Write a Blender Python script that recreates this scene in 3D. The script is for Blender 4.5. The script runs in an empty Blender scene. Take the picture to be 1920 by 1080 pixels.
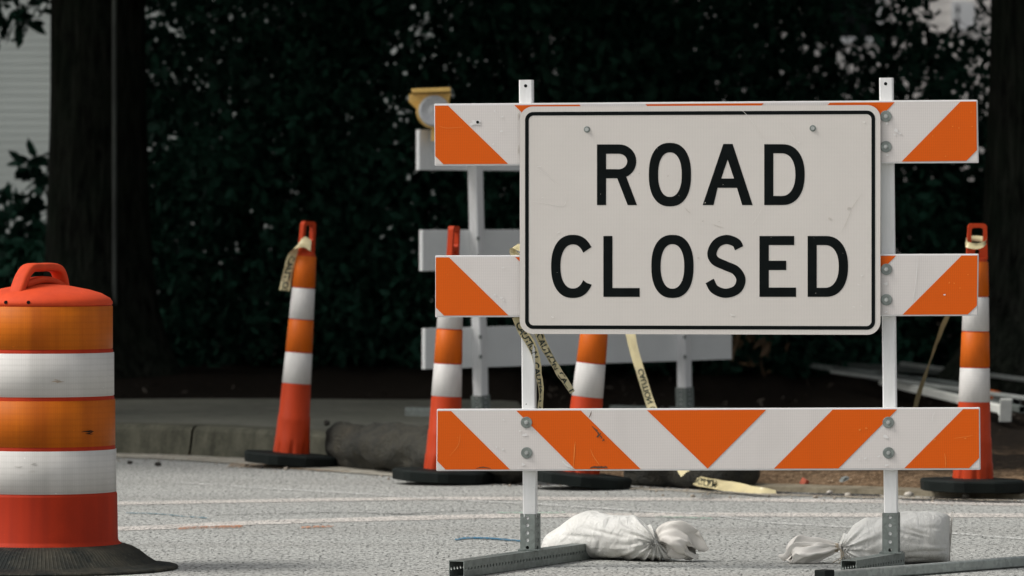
import bpy, bmesh, math, random
import numpy as np
from mathutils import Vector, Matrix
from mathutils.geometry import tessellate_polygon
from mathutils import noise as mnoise

R = math.radians
random.seed(7)
scene = bpy.context.scene
COL = scene.collection

# ------------------------------------------------------------------ camera
F = 10700.0            # focal length in pixels of the 1920 px photograph
H = 1.19               # camera height
HOR = 398.0            # row of the horizon
PITCH = math.atan((540 - HOR) / F)
cam_d = bpy.data.cameras.new('camera')
cam = bpy.data.objects.new('camera', cam_d)
COL.objects.link(cam)
cam_d.sensor_width = 36.0
cam_d.lens = F * 36 / 1920
cam_d.clip_end = 3000
cam.location = (0, 0, H)
cam.rotation_euler = (math.pi / 2 - PITCH, 0, 0)
cam_d.dof.use_dof = True
cam_d.dof.focus_distance = 19.0
cam_d.dof.aperture_fstop = 6.4
scene.camera = cam

# ------------------------------------------------------------------ sky and sun
SUN_EL, SUN_AZ = R(49), R(-79)       # azimuth measured from straight behind the camera, to the left
world = bpy.data.worlds.new('World')
scene.world = world
world.use_nodes = True
nt = world.node_tree
for n in list(nt.nodes):
    nt.nodes.remove(n)
sky = nt.nodes.new('ShaderNodeTexSky')
sky.sky_type = 'NISHITA'
sky.sun_disc = False
sky.sun_elevation = SUN_EL
sky.air_density = 1.0
sky.dust_density = 4.0
sky.ozone_density = 1.0
hs = nt.nodes.new('ShaderNodeHueSaturation')
hs.inputs['Saturation'].default_value = 0.16
bg = nt.nodes.new('ShaderNodeBackground')
bg.inputs['Strength'].default_value = 0.12
wo = nt.nodes.new('ShaderNodeOutputWorld')
nt.links.new(sky.outputs[0], hs.inputs['Color'])
nt.links.new(hs.outputs[0], bg.inputs[0])
nt.links.new(bg.outputs[0], wo.inputs[0])
sun_d = bpy.data.lights.new('sun', 'SUN')
sun_d.energy = 1.7
sun_d.angle = R(18)
sun_d.color = (1.0, 0.955, 0.90)
sun = bpy.data.objects.new('sun', sun_d)
COL.objects.link(sun)
# direction towards the sun: behind the camera (-Y), to the left (-X), up
sdir = Vector((math.sin(SUN_AZ) * math.cos(SUN_EL), -math.cos(SUN_AZ) * math.cos(SUN_EL), math.sin(SUN_EL)))
sun.rotation_euler = sdir.to_track_quat('Z', 'Y').to_euler()
sky.sun_rotation = math.atan2(sdir.x, sdir.y)
scene.view_settings.view_transform = 'Standard'
scene.view_settings.look = 'None'
scene.view_settings.gamma = 1.0
scene.view_settings.exposure = 0.36
scene.cycles.max_bounces = 6
scene.cycles.transparent_max_bounces = 16

# ------------------------------------------------------------------ photo measurement helpers
CR = Vector((1, 0, 0))
CF = Vector((0, math.cos(PITCH), -math.sin(PITCH)))
CU = Vector((0, math.sin(PITCH), math.cos(PITCH)))
CP = Vector((0, 0, H))
def ray(px, py):
    return CR * ((px - 960) / F) + CU * ((540 - py) / F) + CF
def P(px, py, d):
    r = ray(px, py)
    return CP + r * (d / r.y)
def G(px, py, z=0.0):
    r = ray(px, py)
    return CP + r * ((z - H) / r.z)
def lerp(a, b, t):
    return a + (b - a) * t

# ------------------------------------------------------------------ mesh helpers
class MB:
    def __init__(self):
        self.v = []; self.f = []; self.m = []
    def add(self, vs, fs, mi=0):
        o = len(self.v)
        self.v += [tuple(p) for p in vs]
        self.f += [tuple(i + o for i in f) for f in fs]
        self.m += [mi] * len(fs)
    def box(self, c, s, mi=0, mat=None):
        x, y, z = s[0] / 2, s[1] / 2, s[2] / 2
        vs = [Vector((sx * x, sy * y, sz * z)) for sz in (-1, 1) for sy in (-1, 1) for sx in (-1, 1)]
        if mat: vs = [mat @ v for v in vs]
        vs = [v + Vector(c) for v in vs]
        self.add(vs, [(0, 2, 3, 1), (4, 5, 7, 6), (0, 1, 5, 4), (2, 6, 7, 3), (0, 4, 6, 2), (1, 3, 7, 5)], mi)
    def hexa(self, q, mi=0):
        """eight corners: four front (ccw seen from the front) then four back"""
        self.add(q, [(0, 1, 2, 3), (7, 6, 5, 4), (0, 4, 5, 1), (1, 5, 6, 2), (2, 6, 7, 3), (3, 7, 4, 0)], mi)
    def rings(self, rs, mi=0, closed=True, cap0=False, cap1=False):
        n = len(rs[0]); vs = [p for r in rs for p in r]; fs = []
        for i in range(len(rs) - 1):
            for j in range(n if closed else n - 1):
                k = (j + 1) % n
                fs.append((i * n + j, i * n + k, (i + 1) * n + k, (i + 1) * n + j))
        if cap0: fs.append(tuple(reversed(range(n))))
        if cap1: fs.append(tuple((len(rs) - 1) * n + j for j in range(n)))
        self.add(vs, fs, mi)
    def lathe(self, prof, n=48, mi=0, c=(0, 0, 0), cap0=False, cap1=False, fn=None):
        rs = []
        for (r, z) in prof:
            ring = []
            for j in range(n):
                a = 2 * math.pi * j / n
                rr = r if fn is None else fn(r, z, a)
                ring.append((c[0] + rr * math.cos(a), c[1] + rr * math.sin(a), c[2] + z))
            rs.append(ring)
        self.rings(rs, mi, True, cap0, cap1)
    def cyl(self, a, b, r, n=16, mi=0, r2=None, caps=True):
        a = Vector(a); b = Vector(b); d = (b - a).normalized()
        u = d.orthogonal().normalized(); w = d.cross(u)
        r2 = r if r2 is None else r2
        ra = [a + (u * math.cos(t) + w * math.sin(t)) * r for t in [2 * math.pi * i / n for i in range(n)]]
        rb = [b + (u * math.cos(t) + w * math.sin(t)) * r2 for t in [2 * math.pi * i / n for i in range(n)]]
        self.rings([ra, rb], mi, True, caps, caps)
    def poly(self, pts, mi=0):
        """flat polygon (list of loops for holes) of 3D points, triangulated"""
        loops = pts if isinstance(pts[0], (list,)) else [pts]
        flat = [Vector(p) for l in loops for p in l]
        tris = tessellate_polygon([[Vector(p) for p in l] for l in loops])
        self.add(flat, [tuple(t) for t in tris], mi)
    def build(self, name, mats, parent=None, smooth=False, bevel=0, seg=2, merge=False, recalc=False, local=False):
        me = bpy.data.meshes.new(name)
        vs = self.v
        if parent is not None and not local:
            inv = parent.matrix_basis.inverted()
            vs = [tuple(inv @ Vector(p)) for p in vs]
        me.from_pydata(vs, [], self.f)
        if not isinstance(mats, (list, tuple)): mats = [mats]
        for m in mats: me.materials.append(m)
        if len(mats) > 1:
            me.polygons.foreach_set('material_index', self.m)
        if bevel or merge or recalc:
            bm = bmesh.new(); bm.from_mesh(me)
            if merge: bmesh.ops.remove_doubles(bm, verts=bm.verts, dist=1e-5)
            if recalc: bmesh.ops.recalc_face_normals(bm, faces=bm.faces)
            if bevel:
                es = [e for e in bm.edges if len(e.link_faces) == 2 and e.calc_face_angle(0) > 0.6]
                bmesh.ops.bevel(bm, geom=es, offset=bevel, segments=seg, affect='EDGES', profile=0.6, clamp_overlap=True)
            bm.to_mesh(me); bm.free()
        if smooth:
            me.polygons.foreach_set('use_smooth', [True] * len(me.polygons))
        me.update()
        o = bpy.data.objects.new(name, me)
        COL.objects.link(o)
        if parent is not None: o.parent = parent
        return o

def tag(o, label=None, cat=None, group=None, kind=None):
    if label: o['label'] = label
    if cat: o['category'] = cat
    if group: o['group'] = group
    if kind: o['kind'] = kind
    return o
def thing(name, loc, rot=(0, 0, 0), **k):
    o = bpy.data.objects.new(name, None)
    o.empty_display_size = 0.1
    COL.objects.link(o)
    o.location = loc; o.rotation_euler = rot
    o.matrix_basis = Matrix.Translation(loc) @ __import__('mathutils').Euler(rot).to_matrix().to_4x4()
    return tag(o, **k)
def copy_tree(o, parent=None):
    c = o.copy(); COL.objects.link(c)
    if parent is not None: c.parent = parent
    for ch in [x for x in bpy.data.objects if x.parent == o]:
        copy_tree(ch, c)
    return c

# ------------------------------------------------------------------ materials
class NT:
    def __init__(self, name):
        self.m = bpy.data.materials.new(name); self.m.use_nodes = True
        self.t = self.m.node_tree
        self.b = self.t.nodes['Principled BSDF']
        self.out = self.t.nodes['Material Output']
        self.tc = self.t.nodes.new('ShaderNodeTexCoord').outputs['Object']
    def link(self, a, b): self.t.links.new(a, b)
    def setin(self, sock, v):
        if isinstance(v, bpy.types.NodeSocket): self.link(v, sock)
        else: sock.default_value = v
    def mapped(self, scale=(1, 1, 1), rot=(0, 0, 0), loc=(0, 0, 0)):
        n = self.t.nodes.new('ShaderNodeMapping')
        n.inputs['Scale'].default_value = scale; n.inputs['Rotation'].default_value = rot; n.inputs['Location'].default_value = loc
        self.link(self.tc, n.inputs['Vector']); return n.outputs[0]
    def noise(self, scale, detail=4, rough=0.6, vec=None, dist=0.0):
        n = self.t.nodes.new('ShaderNodeTexNoise')
        n.inputs['Scale'].default_value = scale; n.inputs['Detail'].default_value = detail
        n.inputs['Roughness'].default_value = rough; n.inputs['Distortion'].default_value = dist
        self.link(vec if vec is not None else self.tc, n.inputs['Vector'])
        return n.outputs['Fac']
    def voro(self, scale, vec=None, feat='F1', out='Distance'):
        n = self.t.nodes.new('ShaderNodeTexVoronoi'); n.feature = feat
        n.inputs['Scale'].default_value = scale
        self.link(vec if vec is not None else self.tc, n.inputs['Vector'])
        return n.outputs[out]
    def math(self, op, a, b=0.0, c=None, clamp=False):
        n = self.t.nodes.new('ShaderNodeMath'); n.operation = op; n.use_clamp = clamp
        self.setin(n.inputs[0], a); self.setin(n.inputs[1], b)
        if c is not None: self.setin(n.inputs[2], c)
        return n.outputs[0]
    def ramp(self, fac, lo, hi, a=0.0, b=1.0):
        n = self.t.nodes.new('ShaderNodeMapRange')
        self.setin(n.inputs[0], fac)
        n.inputs[1].default_value = lo; n.inputs[2].default_value = hi
        n.inputs[3].default_value = a; n.inputs[4].default_value = b
        return n.outputs[0]
    def mix(self, fac, a, b, blend='MIX'):
        n = self.t.nodes.new('ShaderNodeMix'); n.data_type = 'RGBA'; n.blend_type = blend
        self.setin(n.inputs[0], fac)
        for s, v in ((n.inputs[6], a), (n.inputs[7], b)):
            if isinstance(v, bpy.types.NodeSocket): self.link(v, s)
            else: s.default_value = (v[0], v[1], v[2], 1)
        return n.outputs[2]
    def sep(self, vec=None):
        n = self.t.nodes.new('ShaderNodeSeparateXYZ'); self.link(vec if vec is not None else self.tc, n.inputs[0]); return n.outputs
    def bump(self, h, strength=0.3, dist=0.002):
        n = self.t.nodes.new('ShaderNodeBump'); n.inputs['Strength'].default_value = strength
        n.inputs['Distance'].default_value = dist
        self.link(h, n.inputs['Height']); self.link(n.outputs[0], self.b.inputs['Normal'])
    def color(self, c):
        if isinstance(c, bpy.types.NodeSocket): self.link(c, self.b.inputs['Base Color'])
        else: self.b.inputs['Base Color'].default_value = (c[0], c[1], c[2], 1)
    def set(self, rough=None, metal=None, spec=None, coat=None):
        if rough is not None: self.setin(self.b.inputs['Roughness'], rough)
        if metal is not None: self.b.inputs['Metallic'].default_value = metal
        if spec is not None: self.b.inputs['Specular IOR Level'].default_value = spec
        if coat is not None: self.b.inputs['Coat Weight'].default_value = coat

def sc(c, k): return tuple(min(1, x * k) for x in c)

def m_plain(name, c, rough=0.5, var=0.12, scale=12, metal=0.0, bump=0.0, bscale=60, spec=0.5):
    n = NT(name)
    f = n.noise(scale, 5)
    n.color(n.mix(n.ramp(f, 0.3, 0.7), sc(c, 1 - var), sc(c, 1 + var)))
    n.set(rough, metal, spec)
    if bump: n.bump(n.noise(bscale, 4), bump, 0.002)
    return n.m

def m_sheeting(name, c, pitch=0.0064, amp=0.07, dirt=0.12, fleck=(0.85, 0.83, 0.8), fleck_at=0.72, vline=False):
    """prismatic reflective film: fine staggered cells, worn flecks, faint grime"""
    n = NT(name)
    x, y, z = n.sep()
    k = 2 * math.pi / pitch
    sx = n.math('SINE', n.math('MULTIPLY', x, k * 0.5))
    sz = n.math('SINE', n.math('MULTIPLY', z, k * 0.62))
    cell = n.math('MULTIPLY', sx, sz)
    cell = n.math('ABSOLUTE', cell)
    col = n.mix(n.ramp(cell, 0.0, 0.5), sc(c, 1 - amp * 1.6), sc(c, 1 + amp * 0.5))
    g = n.noise(3.0, 6, 0.7)
    col = n.mix(n.math('MULTIPLY', n.ramp(g, 0.45, 0.75), dirt), col, sc(c, 0.55))
    st = n.noise(9, 3, 0.5, n.mapped((1, 1, 0.12)))
    col = n.mix(n.ramp(st, 0.55, 0.8, 0, dirt * 1.2), col, sc(c, 0.7))
    v = n.noise(38, 3, 0.55)
    v2 = n.noise(6, 2)
    fl = n.math('MULTIPLY', n.ramp(v, fleck_at, fleck_at + 0.03), n.ramp(v2, 0.5, 0.62))
    col = n.mix(n.math('MULTIPLY', fl, 0.6), col, fleck)
    n.color(col)
    n.set(n.ramp(g, 0.3, 0.8, 0.4, 0.6), 0, 0.22)
    n.bump(cell, 0.05, 0.0005)
    return n.m

def m_metal(name, c=(0.23, 0.25, 0.24), rough=0.5):
    n = NT(name)
    f = n.voro(70, out='Color'); fs = n.noise(7, 6, 0.7)
    sp = n.t.nodes.new('ShaderNodeSeparateColor'); n.link(f, sp.inputs[0])
    col = n.mix(n.ramp(sp.outputs[0], 0, 1), sc(c, 0.82), sc(c, 1.15))
    col = n.mix(n.ramp(fs, 0.5, 0.7, 0, 0.5), col, sc(c, 0.55))
    n.color(col); n.set(rough, 0.55, 0.5)
    n.bump(n.noise(180, 3), 0.08, 0.001)
    return n.m

M = {}
M['white_paint'] = m_plain('white_paint', (0.66, 0.67, 0.67), 0.38, 0.035, 8)
def m_post():
    n = NT('white_post_paint')
    g = n.noise(4, 6, 0.7, n.mapped((6, 6, 0.6)))
    col = n.mix(n.ramp(g, 0.4, 0.75), (0.80, 0.80, 0.79), (0.66, 0.66, 0.64))
    chip = n.math('MULTIPLY', n.ramp(n.noise(60, 3, 0.6), 0.70, 0.72), n.ramp(n.noise(5, 2), 0.55, 0.6))
    col = n.mix(chip, col, (0.12, 0.12, 0.11))
    n.color(col); n.set(0.36)
    return n.m
M['post'] = m_post()
M['board_plastic'] = m_plain('white_board_plastic', (0.72, 0.71, 0.70), 0.42, 0.04, 5)
M['back_plastic'] = m_plain('ribbed_white_plastic', (0.84, 0.85, 0.83), 0.5, 0.04, 4)
M['sheet_white'] = m_sheeting('white_reflective_sheeting', (0.68, 0.64, 0.61))
M['sheet_orange'] = m_sheeting('orange_reflective_sheeting', (0.70, 0.106, 0.001), fleck=(0.75, 0.22, 0.04), fleck_at=0.70, dirt=0.10)
M['sign_white'] = m_sheeting('sign_reflective_face', (0.67, 0.63, 0.585), pitch=0.0052, amp=0.07, dirt=0.09, fleck_at=0.78)
M['black_ink'] = m_plain('black_sign_ink', (0.006, 0.008, 0.008), 0.5, 0.2, 30, spec=0.04)
M['galv'] = m_metal('galvanised_steel', (0.20, 0.225, 0.21), 0.5)
M['galv_light'] = m_metal('bright_galvanised_steel', (0.33, 0.36, 0.34), 0.48)
M['washer'] = m_metal('zinc_washer', (0.26, 0.29, 0.27), 0.42)
M['bolt'] = m_metal('zinc_bolt', (0.55, 0.57, 0.55), 0.3)
M['rubber'] = m_plain('black_rubber', (0.007, 0.010, 0.009), 0.7, 0.3, 9, bump=0.2, spec=0.15)
M['scratch_w'] = m_plain('scratched_white', (0.74, 0.72, 0.70), 0.5, 0.02)
M['scratch_s'] = m_plain('scratched_sign', (0.73, 0.70, 0.66), 0.5, 0.02)
M['scratch_o'] = m_plain('scratched_orange', (0.75, 0.20, 0.02), 0.5, 0.02)
M['scuff'] = m_plain('rubber_scuff', (0.10, 0.045, 0.02), 0.7, 0.3, 60)
M['grime'] = m_plain('faint_grime', (0.54, 0.50, 0.45), 0.6, 0.1, 60)

# ================================================================== SETTING
# ---- edge of the road, as depth over x
edge_px = [(-500, 842), (-60, 847), (217, 852), (330, 855), (440, 860), (600, 870), (740, 882), (860, 891), (1020, 901), (1200, 910), (1400, 918), (1660, 926), (1920, 934), (2300, 946)]
EX, ED = [], []
for (a, b) in edge_px:
    g = G(a, b); EX.append(g.x); ED.append(g.y)
def edge(x):
    if x <= EX[0]: return ED[0] + (EX[0] - x) * 0.25
    if x >= EX[-1]: return ED[-1] - (x - EX[-1]) * 0.55
    for i in range(len(EX) - 1):
        if x <= EX[i + 1]:
            t = (x - EX[i]) / (EX[i + 1] - EX[i]); return lerp(ED[i], ED[i + 1], t)
KERB_END = 0.02
def sstep(a, b, x):
    t = max(0, min(1, (x - a) / (b - a))); return t * t * (3 - 2 * t)

def m_road():
    n = NT('weathered_asphalt')
    v = n.mapped((1, 0.30, 1))
    a = n.noise(85, 3, 0.7, v)
    b = n.noise(42, 3, 0.6, v)
    big = n.noise(0.7, 5, 0.6)
    mid = n.noise(5, 4, 0.6, n.mapped((0.6, 0.35, 1)))
    s = n.math('ADD', n.math('MULTIPLY', a, 0.7), n.math('MULTIPLY', b, 0.3))
    col = n.mix(n.ramp(s, 0.38, 0.62), (0.165, 0.168, 0.156), (0.53, 0.533, 0.50))
    col = n.mix(n.ramp(big, 0.35, 0.7, 0, 0.35), col, (0.27, 0.275, 0.26))
    col = n.mix(n.ramp(mid, 0.55, 0.75, 0, 0.25), col, (0.52, 0.51, 0.47))
    bnd = n.noise(1.0, 4, 0.6, n.mapped((0.12, 1.3, 1), rot=(0, 0, 0.12)))
    col = n.mix(n.ramp(bnd, 0.5, 0.72, 0, 0.42), col, (0.22, 0.215, 0.195))
    pit = n.ramp(n.noise(75, 2, 0.5, n.mapped((1, 0.22, 1), loc=(3, 1, 0))), 0.58, 0.66)
    col = n.mix(n.math('MULTIPLY', pit, 0.8), col, (0.05, 0.055, 0.052))
    n.color(col); n.set(0.9, 0, 0.2)
    n.bump(n.math('SUBTRACT', s, n.math('MULTIPLY', pit, 0.5)), 0.85, 0.007)
    return n.m
M['road'] = m_road()
mb = MB()
mb.add([(-900, -200, 0), (900, -200, 0), (900, 2500, 0), (-900, 2500, 0)], [(0, 1, 2, 3)])
tag(mb.build('road', M['road']), kind='structure')

# ---- sidewalk, kerb and gutter, bank of soil
def m_concrete(name, c1, c2, s=1.0):
    n = NT(name)
    a = n.noise(6 * s, 6, 0.7); b = n.noise(90, 3, 0.6); st = n.noise(14, 4, 0.6, n.mapped((1, 1, 0.15)))
    col = n.mix(n.ramp(a, 0.35, 0.68), c1, c2)
    col = n.mix(n.ramp(st, 0.5, 0.72, 0, 0.7), col, sc(c1, 0.45))
    col = n.mix(n.ramp(b, 0.4, 0.7, 0, 0.3), col, sc(c2, 1.1))
    n.color(col); n.set(0.9, 0, 0.25); n.bump(n.math('ADD', b, a), 0.4, 0.004)
    return n.m
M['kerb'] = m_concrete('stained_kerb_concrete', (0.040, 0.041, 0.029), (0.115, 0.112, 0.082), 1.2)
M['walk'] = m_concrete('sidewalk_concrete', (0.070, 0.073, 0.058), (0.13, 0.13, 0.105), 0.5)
M['gutter'] = m_concrete('gutter_concrete', (0.22, 0.20, 0.16), (0.42, 0.40, 0.34), 0.8)
def sweep(prof, x0, x1, n, name, mat, **k):
    mbs = MB(); rs = []
    for i in range(n + 1):
        x = lerp(x0, x1, i / n); d = edge(x)
        t = Vector((0.05, edge(x + 0.025) - edge(x - 0.025), 0)).normalized()
        nn = Vector((-t.y, t.x, 0))
        rs.append([(x + nn.x * a, d + nn.y * a, z + 0.002 * mnoise.noise(Vector((x * 9, a * 9, z * 9)))) for a, z in prof])
    mbs.rings(rs, 0, False)
    return mbs.build(name, mat, smooth=False, **k)
jx = G(357, 856).x
for i, (a, b) in enumerate([(-14, jx - 1.8 - 0.012), (jx - 1.8, jx - 0.012), (jx, jx + 2.2 - 0.4), (jx + 2.2 - 0.39, KERB_END)]):
    if b <= a: continue
    tag(sweep([(0.0, -0.05), (0.0, 0.0), (0.012, 0.06), (0.022, 0.125), (0.035, 0.143), (0.055, 0.15), (0.17, 0.153), (0.175, -0.05)], a, b, max(12, int((b - a) * 12)), 'kerb', M['kerb']), kind='structure')
tag(sweep([(-0.34, 0.004), (-0.3, 0.005), (-0.001, 0.006)], -14, 0.0, 160, 'gutter', M['gutter']), kind='structure')
# sidewalk
mb = MB(); rs = []
for i in range(160):
    x = lerp(-14, KERB_END, i / 159)
    t = Vector((0.05, edge(x + 0.025) - edge(x - 0.025), 0)).normalized(); nn = Vector((-t.y, t.x, 0))
    e = edge(x)
    rs.append([(x + nn.x * 0.18 * (1 - q) , lerp(e + nn.y * 0.18, max(e + 0.5, 31.8 + 0.1 * math.sin(x * 3)), q), 0.149) for q in (0, 0.1, 0.25, 0.5, 0.75, 1)])
mb.rings(rs, 0, False)
tag(mb.build('sidewalk', M['walk']), kind='structure')

CD = G(1824, 924, 0.03)
def m_soil():
    n = NT('dark_soil_and_mulch')
    x, y, z = n.sep()
    a = n.noise(9, 6, 0.7); b = n.noise(45, 5, 0.7); c = n.noise(2.2, 4, 0.6)
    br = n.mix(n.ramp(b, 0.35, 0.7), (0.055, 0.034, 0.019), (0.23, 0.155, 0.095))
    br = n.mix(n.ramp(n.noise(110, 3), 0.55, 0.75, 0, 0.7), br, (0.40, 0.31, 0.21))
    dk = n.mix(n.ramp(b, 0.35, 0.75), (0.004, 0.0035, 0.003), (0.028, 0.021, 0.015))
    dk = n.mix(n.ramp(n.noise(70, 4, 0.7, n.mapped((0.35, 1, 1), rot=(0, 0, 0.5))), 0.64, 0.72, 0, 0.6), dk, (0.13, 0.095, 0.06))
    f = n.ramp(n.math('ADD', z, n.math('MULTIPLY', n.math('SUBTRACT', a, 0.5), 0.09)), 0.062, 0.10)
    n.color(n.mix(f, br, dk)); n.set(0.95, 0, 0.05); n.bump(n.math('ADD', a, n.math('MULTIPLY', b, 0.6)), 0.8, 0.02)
    return n.m
M['soil'] = m_soil()
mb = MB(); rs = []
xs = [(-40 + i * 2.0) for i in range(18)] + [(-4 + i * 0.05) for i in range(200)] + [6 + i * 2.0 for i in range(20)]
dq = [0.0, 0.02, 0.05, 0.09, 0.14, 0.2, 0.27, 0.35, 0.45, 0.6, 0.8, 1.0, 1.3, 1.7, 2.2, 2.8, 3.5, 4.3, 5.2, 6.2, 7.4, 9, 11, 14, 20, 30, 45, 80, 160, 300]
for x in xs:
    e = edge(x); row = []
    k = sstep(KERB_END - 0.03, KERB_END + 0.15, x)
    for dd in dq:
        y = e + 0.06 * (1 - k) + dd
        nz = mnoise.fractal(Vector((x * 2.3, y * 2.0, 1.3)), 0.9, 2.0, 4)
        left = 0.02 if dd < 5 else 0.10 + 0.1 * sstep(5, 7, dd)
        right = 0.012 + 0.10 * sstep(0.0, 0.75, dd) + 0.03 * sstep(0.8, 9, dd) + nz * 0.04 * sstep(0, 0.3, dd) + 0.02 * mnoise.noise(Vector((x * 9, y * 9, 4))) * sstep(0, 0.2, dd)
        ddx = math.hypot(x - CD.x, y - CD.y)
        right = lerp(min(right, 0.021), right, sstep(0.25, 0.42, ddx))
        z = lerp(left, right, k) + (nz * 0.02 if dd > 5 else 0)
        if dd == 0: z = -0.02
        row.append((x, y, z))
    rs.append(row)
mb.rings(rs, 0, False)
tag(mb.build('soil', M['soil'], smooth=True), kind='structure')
# sawn edge of the old gutter left along the dig
tag(sweep([(-0.10, -0.02), (-0.095, 0.022), (-0.01, 0.028), (0.07, 0.026), (0.075, -0.02)], G(1385, 918).x, G(1385, 918).x + 6, 90, 'gutter', m_concrete('broken_gutter_edge', (0.13, 0.11, 0.075), (0.24, 0.21, 0.15))), kind='structure')

# ---- painted lines
def m_line(name, c, wear=0.5, sc_=1.0):
    n = NT(name)
    v = n.mapped((1, 0.3, 1))
    a = n.noise(85, 3, 0.7, v); g = n.noise(4, 5, 0.7, n.mapped((0.7, 1.5, 1)))
    col = n.mix(n.ramp(a, 0.35, 0.6), sc(c, 0.75), c)
    n.color(col); n.set(0.8)
    tr = n.t.nodes.new('ShaderNodeBsdfTransparent'); mx = n.t.nodes.new('ShaderNodeMixShader')
    al = n.math('MULTIPLY', n.ramp(a, 0.36 + wear * 0.08, 0.46 + wear * 0.1), n.ramp(g, 0.25 + wear * 0.1, 0.45 + wear * 0.2, 0.25, 1))
    n.link(al, mx.inputs[0]); n.link(tr.outputs[0], mx.inputs[1]); n.link(n.b.outputs[0], mx.inputs[2])
    n.link(mx.outputs[0], n.out.inputs[0])
    return n.m
def interp(pts, n):
    """catmull-rom through points"""
    out = []; Q = [Vector(p) for p in pts]
    Q = [Q[0] * 2 - Q[1]] + Q + [Q[-1] * 2 - Q[-2]]
    for i in range(1, len(Q) - 2):
        p0, p1, p2, p3 = Q[i - 1:i + 3]
        for k in range(n):
            t = k / n
            out.append(0.5 * ((2 * p1) + (p2 - p0) * t + (2 * p0 - 5 * p1 + 4 * p2 - p3) * t * t + (3 * p1 - p0 - 3 * p2 + p3) * t ** 3))
    out.append(Q[-2]); return out
def road_line(name, pts, halfd, mat, z=0.002, rag=0.01, n=14):
    c = interp([G(a, b) for a, b in pts], n); mbl = MB(); A, B = [], []
    for i, p in enumerate(c):
        w = halfd * (1 + rag * 8 * mnoise.noise(Vector((p.x * 6, p.y * 2, 3))))
        A.append((p.x, p.y - w, z)); B.append((p.x, p.y + w, z))
    mbl.rings([A, B], 0, False)
    return tag(mbl.build(name, mat), kind='structure')
wl = m_line('worn_white_line', (0.62, 0.58, 0.53), 0.3)
wl2 = m_line('faint_chalk_line', (0.66, 0.66, 0.63), 0.75)
road_line('crosswalk_line', [(-500, 958), (220, 944.5), (480, 940), (740, 936), (980, 935.5), (1340, 937), (1440, 938.5), (1700, 942), (1920, 946.5), (2500, 960)], 0.13, wl)
road_line('crosswalk_line', [(-500, 1010), (220, 992), (420, 983), (600, 977), (980, 967.5), (1340, 966), (1440, 966), (1920, 967), (2500, 970)], 0.15, wl)
road_line('chalk_line', [(325, 905), (450, 914), (660, 926), (840, 938), (1010, 947), (1200, 959), (1340, 968), (1440, 981), (1600, 990), (1780, 1001), (1920, 1012), (2300, 1040)], 0.05, wl2, z=0.0035)
road_line('blue_paint_mark', [(237, 963), (300, 965), (340, 969), (388, 972.5)], 0.028, m_line('faded_blue_paint', (0.10, 0.22, 0.27), 0.6), z=0.0035)
road_line('blue_paint_mark', [(853, 1013), (880, 1010), (920, 1011), (990, 1017)], 0.055, m_line('blue_marking_paint', (0.03, 0.15, 0.25), 0.3), z=0.0035)
om = m_line('orange_stain', (0.52, 0.22, 0.10), 0.8)
road_line('orange_paint_mark', [(335, 992), (370, 990.5), (420, 989.5), (455, 988)], 0.085, om, z=0.0035)
road_line('orange_paint_mark', [(565, 990.5), (595, 989), (625, 988)], 0.07, om, z=0.0035)
gm = m_line('green_paint_trace', (0.35, 0.52, 0.40), 0.9)
road_line('green_paint_mark', [(930, 963), (990, 963.5), (1060, 963)], 0.05, gm, z=0.005)
road_line('green_paint_mark', [(1230, 971), (1290, 972), (1335, 974)], 0.05, gm, z=0.005)
road_line('dirt_stain', [(430, 873), (600, 880), (750, 889), (820, 895)], 0.20, m_line('tan_dirt_film', (0.34, 0.25, 0.16), 0.6), z=0.005, rag=0.04)
road_line('dirt_stain', [(1180, 917), (1400, 927), (1660, 934), (1920, 942)], 0.10, m_line('tan_dirt_film_edge', (0.40, 0.35, 0.27), 0.6), z=0.005, rag=0.06)
road_line('crack_and_shadow_line', [(400, 967), (520, 964), (640, 962), (760, 965), (800, 962), (905, 958)], 0.02, m_line('dark_crack', (0.05, 0.05, 0.05), 0.7), z=0.0028)

dg_ = m_line('painted_gap_shadow', (0.008, 0.008, 0.007), 0.0)  # dark strips paint the shadow line in the gap below the gutter edge
road_line('crack_and_shadow_line', [(1395, 922), (1480, 926.5), (1560, 929), (1650, 931)], 0.075, dg_, z=0.006)
road_line('crack_and_shadow_line', [(1690, 938.5), (1800, 941), (1920, 943.5), (2100, 948)], 0.05, dg_, z=0.006)
# ---- loose grit along the road edge (nobody could count it)
def rock(mbx, c, r, seed, flat=0.7):
    rs = []; n = 7
    for i in range(5):
        th = math.pi * i / 4
        rs.append([(c[0] + r * math.sin(th) * math.cos(a) * (1 + 0.5 * mnoise.noise(Vector((math.cos(a) * 1.5, math.sin(a) * 1.5 + seed, th)))),
                    c[1] + r * math.sin(th) * math.sin(a) * (1 + 0.5 * mnoise.noise(Vector((math.cos(a) * 1.5 + 5, math.sin(a) * 1.5 + seed, th)))),
                    c[2] + r * flat * -math.cos(th)) for a in [2 * math.pi * (j + 0.3 * i) / n for j in range(n)]])
    mbx.rings(rs, 0, True, True, True)
mb = MB()
for i in range(900):
    x = random.uniform(-2.4, 2.6); k = random.random() ** 2
    e = edge(x); side = 1 if x > 0.1 else 0
    y = e - k * random.uniform(0.0, 1.2) + (0.15 * side * random.random())
    r = random.uniform(0.003, 0.008) * (1.7 if random.random() < 0.05 else 1)
    rock(mb, (x, y, r * 0.4), r, i)
tag(mb.build('grit', m_plain('pale_grit', (0.30, 0.26, 0.21), 0.9, 0.4, 40)), kind='stuff')
clod = m_plain('dark_clod', (0.03, 0.027, 0.022), 0.95, 0.3, 60, bump=0.4)
pale = m_plain('pale_stone', (0.42, 0.39, 0.34), 0.9, 0.2, 60, bump=0.4)
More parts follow.
